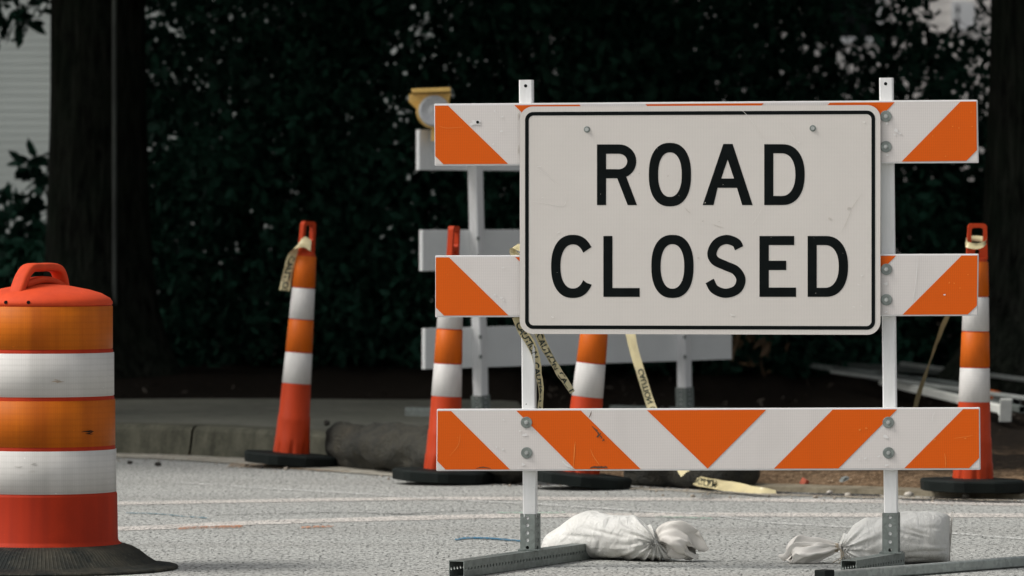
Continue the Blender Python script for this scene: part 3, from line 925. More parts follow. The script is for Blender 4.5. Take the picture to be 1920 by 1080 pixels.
hp([(-0.170, z0 + 0.010), (-0.158, z0 + 0.038), (-0.140, z0 + 0.066), (-0.116, zt - 0.038), (-0.080, zt - 0.015), (-0.02, zt - 0.013), (0.05, zt - 0.013), (0.090, zt - 0.022), (0.112, zt - 0.05), (0.125, z0 + 0.045)], 0.052, 0.029, 'handle', drum)
hp([(-0.12, z0 + 0.066), (-0.03, z0 + 0.080), (0.04, z0 + 0.078), (0.11, z0 + 0.060)], 0.045, 0.024, 'handle_bridge', drum)
m = MB()
for px in (22, 65):
    X = (px - 80) / ds; Y = -math.sqrt(rp(131.5) ** 2 - X * X)
    nn = Vector((X, Y, 0)).normalized()
    m = MB(); c = Vector((X, Y, z0 + 0.009)); m.cyl(c - nn * 0.012, c + nn * 0.0025, 0.0058, 14)
    m.build('bolt_hole', M['black_ink'], lid, local=True)

# rub marks on the bands
def dscuff(px, py, w, h, n_, r_off, mat_, name_):
    for k in range(n_):
        mm_ = MB(); X = (px - 80) / ds + random.uniform(-w, w) / ds; z_ = zy(py + random.uniform(-h, h)); rr_ = rp(137) + r_off; ln = random.uniform(3, 9) / ds; th_ = random.uniform(0.5, 1.1) / ds
        A_, B_ = [], []
        for i in range(7):
            x_ = X + ln * (i - 3) / 3; y_ = -math.sqrt(max(0, rr_ ** 2 - x_ ** 2)); wv = th_ * math.sin(math.pi * (i + 0.4) / 7)
            A_.append((x_, y_, z_ + wv + 0.001 * math.sin(i + k))); B_.append((x_, y_, z_ - wv + 0.001 * math.sin(i + k)))
        mm_.rings([A_, B_], 0, False); mm_.build(name_, mat_, drum, local=True)
dscuff(172, 807, 6, 3, 7, -0.0015 + 0.003, M['rubber'], 'rub_mark')
dscuff(125, 710, 14, 3, 6, -0.0055 + 0.003, m_plain('brown_smear', (0.42, 0.34, 0.26), 0.6, 0.2), 'rub_mark')
dscuff(60, 880, 30, 20, 5, 0.003, m_plain('grey_smear', (0.44, 0.42, 0.39), 0.6, 0.2), 'rub_mark')
# rubber base, flared and grooved
m = MB()
bp = [(rp(139), 0.088), (rp(153), 0.083), (rp(168), 0.074), (rp(182), 0.060), (rp(196), 0.040), (rp(212), 0.022), (rp(230), 0.014), (rp(251), 0.011), (rp(254), 0.007), (rp(253), 0.0), (rp(240), 0.0)]
def gro(r, z, a):
    k = (math.sin(a * 170) > 0.2)
    return r + (0.0022 if k else 0) * (1 if z > 0.008 else 0)
m.lathe(bp, 680, fn=gro)
def m_rub():
    n = NT('ridged_black_rubber'); g = n.noise(6, 6, 0.7); f = n.noise(60, 3)
    col = n.mix(n.ramp(g, 0.4, 0.72), (0.010, 0.013, 0.012), (0.055, 0.050, 0.036))
    col = n.mix(n.ramp(f, 0.55, 0.8, 0, 0.4), col, (0.10, 0.095, 0.075))
    n.color(col); n.set(0.7, 0, 0.15); n.bump(f, 0.3, 0.003); return n.m
m.build('rubber_base', m_rub(), drum, local=True)

# ================================================================== DELINEATOR CONES
def m_band(name, c, dirt=0.2):
    n = NT(name); g = n.noise(18, 5, 0.7, n.mapped((1, 1, 0.3)))
    col = n.mix(n.ramp(g, 0.35, 0.72), c, sc(c, 1 - dirt))
    x, y, z = n.sep(); b = n.math('SINE', n.math('MULTIPLY', z, 2 * math.pi / 0.012))
    col = n.mix(n.ramp(b, 0, 1, 0, 0.10), col, sc(c, 0.5))
    n.color(col); n.set(0.5, 0, 0.18); return n.m
M['cone_red'] = m_band('cone_red_orange_plastic', (0.47, 0.044, 0.008), 0.22)
M['cone_amber'] = m_band('cone_orange_band', (0.58, 0.115, 0.006), 0.2)
M['cone_white'] = m_band('cone_white_band', (0.60, 0.585, 0.56), 0.2)
def make_cone():
    root = thing('channelizer_cone', (0, 0, 0))
    def flute(r, z, a):
        if z < 0.122:
            return r * (1 - 0.13 * max(0, math.cos(a * 8)) ** 3 * min(1, (0.128 - z) / 0.04))
        return r
    m = MB()
    m.lathe([(0.089, 0.046), (0.088, 0.07), (0.0855, 0.095), (0.0845, 0.120), (0.0815, 0.128), (0.0775, 0.205), (0.0765, 0.228), (0.0735, 0.234), (0.0690, 0.375), (0.0660, 0.39), (0.0655, 0.42), (0.0475, 0.985), (0.044, 1.0), (0.038, 1.008), (0.001, 1.01)], 64, fn=flute)
    m.build('body', M['cone_red'], root, smooth=True, local=True)
    for (za, zb, ra, rb, k) in [(0.384, 0.532, 0.0688, 0.0640, 'cone_white'), (0.536, 0.686, 0.0642, 0.0595, 'cone_amber'), (0.690, 0.838, 0.0592, 0.0548, 'cone_white'), (0.842, 0.990, 0.0552, 0.0500, 'cone_amber')]:
        m = MB(); m.lathe([(ra - 0.003, za), (ra, za + 0.002), (rb, zb - 0.002), (rb - 0.003, zb)], 48)
        m.build('reflective_band', M[k], root, smooth=True, local=True)
    # flat loop handle
    m = MB(); T = 0.013
    def shape(w0, w1, z0_, z1, r, n=6):
        pts = [(-w0, z0_), (w0, z0_)]
        for (cx, a0) in ((w1 - r, 0), (-(w1 - r), 90)):
            for i in range(n + 1):
                a = R(a0 + 90 * i / n); pts.append((cx + r * math.cos(a), z1 - r + r * math.sin(a)))
        return pts
    ou = shape(0.046, 0.041, 1.0, 1.155, 0.018)
    hi = rrect(-0.026, 1.062, 0.026, 1.136, 0.012, 5); hs_ = [(0.011 * math.cos(t), 1.032 + 0.011 * math.sin(t)) for t in [2 * math.pi * i / 12 for i in range(12)]]
    for y in (-T, T):
        m.poly([[(a, y, b) for a, b in ou], [(a, y, b) for a, b in hi], [(a, y, b) for a, b in hs_]])
    for lp_ in (ou, hi, hs_):
        m.rings([[(a, -T, b) for a, b in lp_], [(a, T, b) for a, b in lp_]], 0, True)
    m.build('handle', M['cone_red'], root, local=True)
    m = MB(); n = 8
    def oct_(r, z, a):
        return r
    rs = []
    for (r, z) in [(0.20, 0.0), (0.214, 0.003), (0.217, 0.043), (0.209, 0.051), (0.12, 0.054), (0.09, 0.056)]:
        ring = []
        for i in range(8):
            a = math.pi / 8 + i * math.pi / 4
            for t in (-0.1, 0.1):
                ring.append((r / math.cos(math.pi / 8) * math.cos(a + t) * 0.985, r / math.cos(math.pi / 8) * math.sin(a + t) * 0.985, z))
        rs.append(ring)
    m.rings(rs, 0, True, True, True)
    m.build('rubber_base', M['rubber'], root, local=True)
    return root
cone0 = make_cone()
cones = []
for i, (px, py, lean, yaw_, lab, sc_) in enumerate([
    (545, 876, 4.2, 48, 'orange and white striped cone standing apart at the kerb, leaning right, leftmost of four', 0.985),
    (830, 907, 2.6, 68, 'orange and white cone half hidden behind the left ends of the striped boards', 0.97),
    (1084, 916, 6.0, 30, 'leaning orange and white cone whose top is hidden behind the ROAD CLOSED sign', 0.99),
    (1824, 924, 0.9, 3, 'orange and white cone behind the right ends of the striped boards, rightmost of four', 0.965)]):
    c = cone0 if i == 0 else copy_tree(cone0)
    zb = 0.022 if px > 1700 else 0.0
    g = G(px, py, zb)
    c.location = (g.x, g.y, zb + 0.006 + 0.10 * math.sin(R(lean)))
    c.rotation_mode = 'ZYX'
    c.rotation_euler = (0, 0, 0)
    # lean in the plane facing the road, then the handle's own turn
    Mx = Matrix.Translation(c.location) @ Matrix.Rotation(R(lean), 4, 'Y') @ Matrix.Rotation(R(yaw_), 4, 'Z')
    c.matrix_basis = Mx
    c.scale = (sc_,) * 3
    tag(c, lab, 'traffic cone', 'channelizer cones along the kerb')
    cones.append((c, Mx))

# ================================================================== CAUTION TAPE
def m_tape():
    n = NT('yellow_plastic_tape'); g = n.noise(16, 4)
    n.color(n.mix(n.ramp(g, 0.35, 0.7), (0.60, 0.52, 0.29), (0.52, 0.45, 0.27))); n.set(0.35)
    n.b.inputs['Transmission Weight'].default_value = 0.0
    n.bump(n.noise(40, 3), 0.3, 0.004)
    return n.m
M['tape'] = m_tape()
M['tape_ink'] = m_plain('black_tape_ink', (0.02, 0.03, 0.022), 0.5, 0.1)
def text_mesh(s):
    cu = bpy.data.curves.new('t', 'FONT'); cu.body = s; cu.size = 1.0; cu.resolution_u = 3; cu.offset = 0.028
    ob = bpy.data.objects.new('t', cu); COL.objects.link(ob)
    dg_ = bpy.context.evaluated_depsgraph_get(); dg_.update()
    me = bpy.data.meshes.new_from_object(ob.evaluated_get(dg_))
    vs = [tuple(v.co) for v in me.vertices]; fs = [tuple(p.vertices) for p in me.polygons]
    bpy.data.objects.remove(ob); bpy.data.meshes.remove(me)
    return vs, fs
TXT = text_mesh('CAUTION')
def tape(name, label, pts, wdirs, width, text=None, crinkle=0.004, flip=False, parent=None, n=12, seed=0):
    """plastic ribbon through 3D points; wdirs are the across directions at the points; text = (start, letter height share, repeats)"""
    C_ = interp(pts, n); W = interp(wdirs, n)
    acc = [0.0]
    for i in range(1, len(C_)): acc.append(acc[-1] + (C_[i] - C_[i - 1]).length)
    Lt = acc[-1]
    def at(s):
        s = max(0, min(Lt - 1e-6, s))
        for i in range(1, len(acc)):
            if s <= acc[i]:
                t = (s - acc[i - 1]) / max(1e-9, acc[i] - acc[i - 1]); return C_[i - 1].lerp(C_[i], t), W[i - 1].lerp(W[i], t).normalized(), (C_[i] - C_[i - 1]).normalized()
        return C_[-1], W[-1], (C_[-1] - C_[-2]).normalized()
    def pos(s, v, off=0.0):
        c, w, t = at(s); nn = t.cross(w).normalized()
        ww = width
        bend = crinkle * mnoise.noise(Vector((s * 9, v * 1.5, seed))) + 0.25 * crinkle * mnoise.noise(Vector((s * 40, v * 3, seed + 5)))
        return c + w * (v * ww / 2) + nn * (bend + off)
    m = MB(); K = max(24, int(Lt / 0.008)); rs = []
    for i in range(K + 1):
        rs.append([pos(Lt * i / K, v) for v in (-1, -0.5, 0, 0.5, 1)])
    m.rings(rs, 0, False)
    o = m.build(name, M['tape'], parent, smooth=True)
    if text:
        vs, fs = TXT; mt = MB()
        x1 = max(v[0] for v in vs); hgt = max(v[1] for v in vs)
        h = width * text[1]; k = h / hgt; rep = x1 * k * 1.0 + h * 0.7
        for side in (1, -1):
            for r_ in range(text[2]):
                s0 = text[0] + r_ * rep
                if s0 > Lt: break
                vv = []
                sgn = 1 if (not flip) else -1
                for v in vs:
                    s_ = s0 + v[0] * k; y = (v[1] * k - h / 2) / (width / 2)
                    vv.append(pos(min(s_, Lt), y * sgn, 0.0012 * side))
                keep = [f for f in fs if max(s0 + vs[i][0] * k for i in f) < Lt]
                mt.add(vv, keep)
        mt.build('lettering', M['tape_ink'], o if parent is None else o, smooth=False)
    if label: tag(o, label, 'caution tape', 'pieces of caution tape')
    return o
V = Vector
# strand hanging by the left post (in front of the post, behind the lower board)
def LB(px, py, y): return FM @ L(px, py, y)
tape('caution_tape', 'twisted yellow tape hanging straight down along the left post of the nearest barricade',
     [LB(968, 594, 0.02), LB(980, 622, 0.015), LB(993, 642, 0.02), LB(1003, 668, 0.035), LB(1008, 700, 0.045), LB(1013, 730, 0.05), LB(1011, 775, 0.055)],
     [V((1, 0.2, 0.3)), V((1, 0.3, 0.5)), V((1, 0.3, 0.5)), V((0.9, 0.8, 0.2)), V((0.9, 1.1, 0.1)), V((0.9, 1.3, 0)), V((0.9, 1.3, 0.1))], 0.030, (0.02, 0.72, 4), crinkle=0.012, seed=1)
tape('caution_tape', 'short loose end of yellow tape slanting out below the lower left corner of the sign',
     [LB(1009, 620, 0.03), LB(1018, 645, 0.035), LB(1034, 672, 0.045), LB(1050, 700, 0.05), LB(1063, 719, 0.055), LB(1073, 736, 0.06)],
     [V((1, 0.1, 0.35)), V((1, 0.1, 0.4)), V((0.8, 0.5, 0.4)), V((0.9, 0.6, 0.5)), V((0.7, 0.6, 0.4)), V((0.35, 0.3, 0.2))], 0.029, (0.01, 0.74, 2), crinkle=0.012, seed=2)
tape('caution_tape', 'small scrap of yellow tape above the middle board beside the sign',
     [LB(975, 486, 0.045), LB(964, 474, 0.05), LB(966, 463, 0.05), LB(978, 466, 0.05)],
     [V((0.3, 0.3, 1)), V((0.5, 0.3, 1)), V((0.7, 0.4, 0.7)), V((0.3, 0.3, 1))], 0.028, None, crinkle=0.012, seed=3)
# long strand hanging behind, then lying on the dirt
tape('caution_tape', 'long pale yellow tape slanting down beneath the middle of the sign',
     [P(1178, 600, 24.4), P(1187, 650, 24.3), P(1202, 700, 24.2), P(1222, 765, 24.1), P(1250, 830, 23.9), P(1285, 888, 23.6)],
     [V((1, 0.2, 0.2)), V((0.95, 0.6, 0.25)), V((1, 0.8, 0.3)), V((1, 0.6, 0.3)), V((1, 0.3, 0.4)), V((0.9, 0.2, 0.6))], 0.046, (0.28, 0.62, 2), flip=True, seed=4)
tape('caution_tape', 'crumpled yellow caution tape lying along the dirt edge below the bottom board',
     [G(1283, 890, 0.05), G(1310, 902, 0.042), G(1345, 909, 0.036), G(1385, 914, 0.032), G(1425, 920, 0.026), G(1455, 923, 0.02)],
     [V((0.5, 0.4, 1)), V((0.4, 0.4, 1)), V((0.3, 0.6, 1)), V((0.2, 0.7, 1)), V((0.1, 1, 0.6)), V((0, 1, 0.2))], 0.046, (0.20, 0.72, 2), flip=True, crinkle=0.012, seed=5)
tape('caution_tape', 'thin twisted yellow tape running down between the right post and the rightmost cone',
     [P(1784, 575, 24.3), P(1764, 622, 24.5), P(1743, 680, 24.8), P(1724, 735, 25.0), P(1708, 800, 25.2)],
     [V((1, 0.4, 0.2)), V((0.9, 0.6, 0.1)), V((0.5, 1, 0.1)), V((0.9, 0.4, 0.1)), V((0.5, 1, 0.1))], 0.026, None, seed=6)
# the tape tied to the left cone's handle
cp = cones[0][1]
dA = cones[0][0].location.y
tape('caution_tape', 'yellow tape tied to the handle of the leftmost cone, hanging at its side',
     [P(583, 461, dA - 0.08), P(571, 454, dA - 0.07), P(557, 462, dA - 0.06), P(548, 480, dA - 0.03), P(541, 505, dA - 0.02), P(533, 545, dA - 0.02)],
     [V((0.1, 0.2, 1)), V((0.2, 0.2, 1)), V((0.8, 0.3, 0.7)), V((1, 0.3, 0.3)), V((1, 0.2, 0.2)), V((1, 0.2, -0.1))], 0.05, (0.14, 0.6, 1), crinkle=0.012, seed=7)
dD = cones[3][0].location.y
tape('caution_tape', 'yellow caution tape wound round the handle of the right cone',
     [P(1811, 452, dD + 0.03), P(1812, 458, dD - 0.045), P(1821, 461, dD - 0.055), P(1830, 462, dD - 0.055), P(1840, 460, dD - 0.055), P(1848, 455, dD - 0.045), P(1849, 450, dD + 0.03), P(1838, 447, dD + 0.05), P(1822, 447, dD + 0.05), P(1811, 452, dD + 0.03)],
     [V((0.2, 0.3, 1))] * 10, 0.026, None, crinkle=0.01, seed=8)

# ================================================================== SANDBAGS
def m_bag():
    n = NT('woven_white_bag'); x, y, z = n.sep()
    w1 = n.math('SINE', n.math('MULTIPLY', x, 2 * math.pi / 0.0055)); w2 = n.math('SINE', n.math('MULTIPLY', n.math('ADD', z, n.math('MULTIPLY', y, 0.6)), 2 * math.pi / 0.0055))
    w = n.math('MULTIPLY', w1, w2)
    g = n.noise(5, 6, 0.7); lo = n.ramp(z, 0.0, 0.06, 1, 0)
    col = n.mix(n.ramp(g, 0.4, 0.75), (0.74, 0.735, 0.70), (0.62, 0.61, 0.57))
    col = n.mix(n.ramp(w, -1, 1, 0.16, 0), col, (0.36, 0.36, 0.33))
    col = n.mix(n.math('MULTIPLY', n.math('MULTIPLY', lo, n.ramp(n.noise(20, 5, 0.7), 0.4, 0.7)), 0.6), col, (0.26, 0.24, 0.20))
    n.color(col); n.set(0.55, 0, 0.3)
    cr = n.noise(11, 5, 0.6, n.mapped((1.6, 1, 0.7), rot=(0, 0.5, 0)), dist=1.2)
    n.bump(n.math('ADD', n.math('MULTIPLY', cr, 1.0), n.math('MULTIPLY', w, 0.03)), 0.8, 0.02)
    return n.m
M['bag'] = m_bag()
M['bag_tail'] = m_plain('crumpled_bag_cloth', (0.70, 0.67, 0.62), 0.6, 0.08, 14, bump=0.5, bscale=45)
V3 = Vector
def bag(name, label, prof, dl, dr, neck, tailpts, ndir, depth=0.125, seam=None, sags=()):
    """prof: (px, top row, bottom row, depth share); dl/dr distance of the axis at both ends"""
    x0, x1 = prof[0][0], prof[-1][0]
    def dist(px): return lerp(dl, dr, (px - x0) / (x1 - x0))
    # refine
    C_ = interp([Vector((a, b, c)) for a, b, c, d in prof], 12); Dp = interp([Vector((d, 0, 0)) for *_, d in prof], 12)
    nkw = P(neck[0], neck[1], dist(neck[0]))
    base = P((x0 + x1) / 2, prof[len(prof) // 2][2], dist((x0 + x1) / 2))
    root = thing(name, (base.x, base.y, 0), label=label, cat='sandbag', group='white sandbags weighing down the barricade feet')
    m = MB(); rs = []; N = 150
    for p, dpt in zip(C_, Dp):
        d = dist(p.x); top = P(p.x, p.y, d).z; bot = max(0.002, P(p.x, p.z, d - depth * dpt.x * 0.6).z)
        top = max(top, bot + 0.004)
        cz = (top + bot) / 2; hz = (top - bot) / 2; hy = depth * dpt.x
        X = P(p.x, 500, d).x
        ring = []
        for j in range(N):
            a = 2 * math.pi * j / N; c, s = math.cos(a), math.sin(a)
            ny = math.copysign(abs(c) ** 0.85, c) * hy; nz = math.copysign(abs(s) ** (0.9 if s > 0 else 0.62), s) * hz
            q = Vector((X, d - ny, cz + nz))
            # gathers radiating from the neck
            v = Vector((q.x - nkw.x, 0, q.z - nkw.z)); rr = v.length
            ph = math.atan2(v.z, v.x * ndir)
            amp = 0.0105 * math.exp(-rr / 0.085) * min(1, rr / 0.015)
            wr = amp * (math.sin(ph * 17 + 2 * mnoise.noise(q * 14)) + 0.5 * math.sin(ph * 31 + 1.3))
            lump = 0.010 * mnoise.noise(q * 9 + Vector((neck[0], 0, 0))) + 0.004 * mnoise.noise(q * 22)
            # long sag creases across the belly
            cre = 0.0
            for (sx, sz, ang, wd, am) in sags:
                cq = P(sx, sz, d); lx = (q.x - cq.x) * math.cos(ang) + (q.z - cq.z) * math.sin(ang); ly = -(q.x - cq.x) * math.sin(ang) + (q.z - cq.z) * math.cos(ang)
                cre -= 1.7 * am * math.exp(-(ly / 0.006) ** 2) * math.exp(-(lx / wd) ** 2)
            out = Vector((0, -c * 1.0, s)).normalized()
            q = q + out * (wr + lump * (0.4 if s < -0.3 else 1) + cre)
            q.z = max(q.z, 0.001)
            ring.append(q)
        rs.append(ring)
    m.rings(rs, 0, True, True, True)
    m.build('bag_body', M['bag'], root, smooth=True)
    # tail of loose cloth beyond the tie
    m = MB(); rs = []; K = len(tailpts)
    tp = interp([P(a, b, dist(neck[0]) - 0.06) for a, b, h, w in tailpts], 10); th = interp([Vector((h, w, 0)) for a, b, h, w in tailpts], 10)
    for i, (c, hw) in enumerate(zip(tp, th)):
        t = (tp[min(i + 1, len(tp) - 1)] - tp[max(i - 1, 0)]).normalized()
        up = Vector((-t.z, 0, t.x)); 
        if up.z < 0: up = -up
        ring = []; f = i / (len(tp) - 1)
        for j in range(120):
            a = 2 * math.pi * j / 120
            k = 1 + 0.30 * f * math.sin(a * 5 + seed_of(neck[0]) + f * 2) + 0.14 * f * math.sin(a * 11 + f * 5)
            cr_ = 0.012 * f * mnoise.noise(Vector((a * 2.2, f * 5, neck[0])))
            fold = V3(mnoise.noise_vector(Vector((math.cos(a) * 1.6, math.sin(a) * 1.6, f * 2.6 + neck[0])))) * 0.022 * f + V3(mnoise.noise_vector(Vector((math.cos(a) * 4, math.sin(a) * 4, f * 6 + neck[0])))) * 0.007 * f
            fold += up * 0.006 * f * abs(math.sin(a * 9 + 3 * f))
            ring.append(fold + c + up * (math.sin(a) * hw.x / ds * k + cr_) + Vector((0, 1, 0)) * (math.cos(a) * hw.y / ds * (1 + 0.5 * f * math.sin(a * 4 + 1))) + t * (0.02 * f * math.sin(a * 3 + 2) + 0.012 * f * math.sin(a * 7)))
        rs.append([Vector((q.x, q.y, max(q.z, 0.001))) for q in ring])
    m.rings(rs, 0, True)
    m.build('bag_tail', M['bag_tail'], root, smooth=True)
    # tie string
    m = MB(); c0 = P(neck[0], neck[1], dist(neck[0]) - 0.06)
    rad = tailpts[0][2] / ds + 0.003
    t = (tp[2] - tp[0]).normalized(); u = Vector((-t.z, 0, t.x)); w_ = Vector((0, 1, 0))
    for kk in range(3):
        rr_ = []
        for i in range(20):
            a = 2 * math.pi * i / 20
            cc = c0 + t * (0.004 * kk + 0.006) + u * math.cos(a) * rad + w_ * math.sin(a) * rad
            o_ = (cc - c0 - t * (0.004 * kk + 0.006)).normalized()
            rr_.append([cc + o_ * 0.002 * math.cos(b) + t * 0.002 * math.sin(b) for b in [math.pi / 3 * q for q in range(6)]])
        rr_.append(rr_[0]); m.rings(rr_, 0, True)
    for (dx, dz) in ((0.012, -0.065), (0.024, -0.05)):
        pts = interp([c0 + Vector((0, -rad - 0.003, 0)), c0 + Vector((dx * 0.5, -rad - 0.012, dz * 0.5)), c0 + Vector((dx * ndir * -1, -rad - 0.006, dz))], 5)
        for a, b in zip(pts[:-1], pts[1:]): m.cyl(a, b, 0.0013, 6)
    m.build('tie_string', m_plain('tan_string', (0.38, 0.31, 0.22), 0.8, 0.1), root)
    if seam:
        m = MB(); A, B = [], []
        for (a, b, w) in seam:
            A.append(P(a, b, dist(x1) - 0.012)); B.append(P(a + w, b - 0.5, dist(x1) - 0.018))
        A = interp(A, 6); B = interp(B, 6)
        for i in range(len(A)):
            jt = 0.0016 * mnoise.noise(Vector((i * 0.9, 0, 7)))
            A[i].x += jt; B[i].x += jt * 1.5; B[i].y -= abs(jt)
        A2 = [p + Vector((0, 0.004, 0)) for p in A]; B2 = [p + Vector((0, 0.004, 0)) for p in B]
        m.rings([[Vector((q.x, q.y, max(0.002, q.z))) for q in r_] for r_ in (A, B, B2, A2)], 0, False)
        m.build('seam_hem', M['bag_tail'], root)
    return root
def seed_of(x): return (x * 0.37) % 6.28
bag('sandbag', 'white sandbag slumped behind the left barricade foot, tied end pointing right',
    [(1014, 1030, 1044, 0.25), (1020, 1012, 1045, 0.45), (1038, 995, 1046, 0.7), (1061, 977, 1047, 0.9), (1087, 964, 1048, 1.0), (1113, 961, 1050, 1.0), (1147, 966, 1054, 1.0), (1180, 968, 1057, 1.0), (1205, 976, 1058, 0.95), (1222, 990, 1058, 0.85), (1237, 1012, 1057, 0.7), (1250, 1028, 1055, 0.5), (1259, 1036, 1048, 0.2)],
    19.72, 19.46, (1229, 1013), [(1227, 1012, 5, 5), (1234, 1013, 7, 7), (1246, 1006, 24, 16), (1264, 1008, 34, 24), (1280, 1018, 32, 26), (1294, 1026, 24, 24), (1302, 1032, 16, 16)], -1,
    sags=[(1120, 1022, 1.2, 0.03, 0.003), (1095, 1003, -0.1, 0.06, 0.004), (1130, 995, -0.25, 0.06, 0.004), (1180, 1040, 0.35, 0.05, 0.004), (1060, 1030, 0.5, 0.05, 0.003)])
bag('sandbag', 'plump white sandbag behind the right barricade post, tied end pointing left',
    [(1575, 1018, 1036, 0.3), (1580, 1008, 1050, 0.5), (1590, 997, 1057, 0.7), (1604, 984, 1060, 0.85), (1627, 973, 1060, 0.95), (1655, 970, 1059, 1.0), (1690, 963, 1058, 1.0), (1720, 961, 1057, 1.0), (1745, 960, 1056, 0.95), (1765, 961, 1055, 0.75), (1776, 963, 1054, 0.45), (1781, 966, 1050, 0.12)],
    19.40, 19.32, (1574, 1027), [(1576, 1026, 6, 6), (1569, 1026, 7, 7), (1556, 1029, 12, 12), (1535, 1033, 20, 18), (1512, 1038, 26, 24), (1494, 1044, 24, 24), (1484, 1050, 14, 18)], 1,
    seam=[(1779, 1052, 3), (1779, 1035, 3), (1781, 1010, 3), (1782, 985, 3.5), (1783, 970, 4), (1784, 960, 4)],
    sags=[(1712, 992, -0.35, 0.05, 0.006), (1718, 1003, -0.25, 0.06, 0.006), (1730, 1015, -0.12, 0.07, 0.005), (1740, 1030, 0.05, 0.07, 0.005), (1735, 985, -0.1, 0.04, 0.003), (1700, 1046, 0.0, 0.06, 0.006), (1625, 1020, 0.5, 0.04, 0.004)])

# loose bar lying in front of the right foot
a = G(1553, 1092); b = G(1920, 1063)
dv = (b - a).normalized(); b = a + dv * 2.2
m = MB(); hz = 0.036
u = dv.cross(V((0, 0, 1))).normalized()
def lprof(p):
    return [p + u * x + V((0, 0, z)) for x, z in ((0.018, 0.0), (0.018, hz), (0.0145, hz + 0.001), (0.0145, 0.030), (-0.018, 0.030 - 0.022), (-0.018, 0.003))]
bar = thing('steel_bar', a, label='long galvanised bar with a black end cap lying on the road by the right foot', cat='steel bar')
m = MB(); square_tube(m, a + V((0, 0, 0.019)), b + V((0, 0, 0.019)), 0.034, up=(0, 0, 1))
m.build('bar', M['galv_light'], bar, recalc=True)
m = MB(); rot = Matrix.Rotation(math.atan2(dv.y, dv.x), 3, 'Z')
m.box(a - dv * 0.020 + V((0, 0, 0.021)), (0.050, 0.046, 0.042), mat=rot)
cap = m.build('end_cap', M['rubber'], bar, bevel=0.005)
m = MB(); cc = a - dv * 0.018 + u * 0.023 + V((0, 0, 0.020)); m.cyl(cc - u * 0.001, cc + u * 0.004, 0.009, 16); 
m.build('bolt', M['bolt'], cap)

# ================================================================== BACK BARRICADE (seen from behind)
ld = 10700 / 374.0
la = P(794, 653, ld); ra = P(1369, 640, 10700 / 350.0)
ang = math.atan2(ra.y - la.y, ra.x - la.x)
back = thing('barricade', (la.x, la.y, 0), (0, 0, ang), label='plain white barricade seen from behind, further back, with a yellow lamp on top', cat='barricade')
BM = back.matrix_basis
LEN = math.hypot(ra.x - la.x, ra.y - la.y)
def LK(px, py, y=0.0): return L(px, py, y, BM)
def bboard(tl, bl):
    a = LK(*tl); c = LK(*bl); m = MB()
    z1, z0_, xl = a.z, c.z, a.x
    m.box((xl + LEN / 2, 0, (z0_ + z1) / 2), (LEN, 0.024, z1 - z0_))
    return m.build('board', M['back_plastic'], back, local=True, bevel=0.003)
bboard((783, 243), (785, 319)); bboard((789, 431), (790, 508.5)); bboard((794, 615.5), (796, 692.5))
for (t, b, sl) in [((889, 215), (902, 800), 741), ((1276, 215), (1284, 790), 726)]:
    ta = LK(t[0], t[1], -0.036); tb = LK(b[0], b[1], -0.036); zc = LK(b[0], sl, -0.036).z
    f = (ta.x - tb.x) / (ta.z - tb.z)
    x0_ = tb.x - f * tb.z
    m = MB(); square_tube(m, (x0_ + f * 0.05, -0.036, 0.15), (x0_ + f * ta.z, -0.036, min(ta.z, 1.64)), 0.058)
    po = m.build('post', M['post'], back, local=True, recalc=True)
    m = MB(); perf_tube(m, (x0_, -0.036, 0.14), (x0_ + f * zc, -0.036, zc), 0.068, rh=0.006)
    m.build('sleeve', M['galv'], back, local=True)
    m = MB(); perf_tube(m, (x0_, -0.75, 0.165 if t[0] < 1000 else 0.13), (x0_, 0.45, 0.165 if t[0] < 1000 else 0.13), 0.055, up=(1, 0, 0))
    m.build('foot', M['galv'], back, local=True)
    m = MB()
    for py in (447, 482, 632, 669, 258, 300):
        c = LK(lerp(t[0], b[0], (py - t[1]) / (b[1] - t[1])), py, -0.066)
        m2 = MB(); m2.cyl((c.x + 0.006, -0.0655, c.z), (c.x + 0.006, -0.071, c.z), 0.010, 10)
        m2.build('bolt', M['galv'], back, local=True)
# warning light
lc = P(814, 208, ld - 0.06); s_ = ld / F
lamp_y = m_plain('yellow_lamp_housing', (0.75, 0.48, 0.13), 0.45, 0.08, 10)
lamp_w = NT('pale_lamp_lens'); lamp_w.color(lamp_w.mix(lamp_w.ramp(lamp_w.noise(30, 2), 0.4, 0.6), (0.50, 0.51, 0.52), (0.60, 0.61, 0.61))); lamp_w.set(0.25)
m = MB()
ax = V((0.12, -1, 0)).normalized()
m.cyl(lc + ax * -0.05, lc + ax * 0.005, 31 * s_ + 0.004, 40)
m.box(lc + V((0.0, 0.025, -0.095)), (0.03, 0.03, 0.11))
# scoop to the left and body under the panel
m.add([lc + V(v) for v in ((-0.125, 0.004, 0.085), (0.085, 0.004, 0.09), (0.085, 0.07, 0.09), (-0.125, 0.07, 0.085), (-0.128, 0.004, 0.045), (-0.09, 0.012, 0.010), (0.07, 0.012, 0.03), (-0.09, 0.06, 0.010), (0.07, 0.06, 0.03), (-0.128, 0.06, 0.045))],
      [(0, 4, 5, 6, 1), (3, 2, 8, 7, 9), (0, 1, 2, 3), (0, 3, 9, 4), (4, 9, 7, 5), (5, 7, 8, 6), (1, 6, 8, 2)])
wl_ = m.build('warning_light', lamp_y, back)
m = MB(); m.lathe([(31 * s_ - 0.004, 0), (31 * s_ - 0.006, 0.010), (31 * s_ * 0.8, 0.015), (31 * s_ * 0.78, 0.012), (31 * s_ * 0.55, 0.019), (31 * s_ * 0.53, 0.016), (31 * s_ * 0.3, 0.022), (0.001, 0.020)], 36)
q = V((0, 0, 1)).rotation_difference(ax).to_matrix()
m.v = [tuple(lc + ax * 0.0065 + q @ V(p)) for p in m.v]
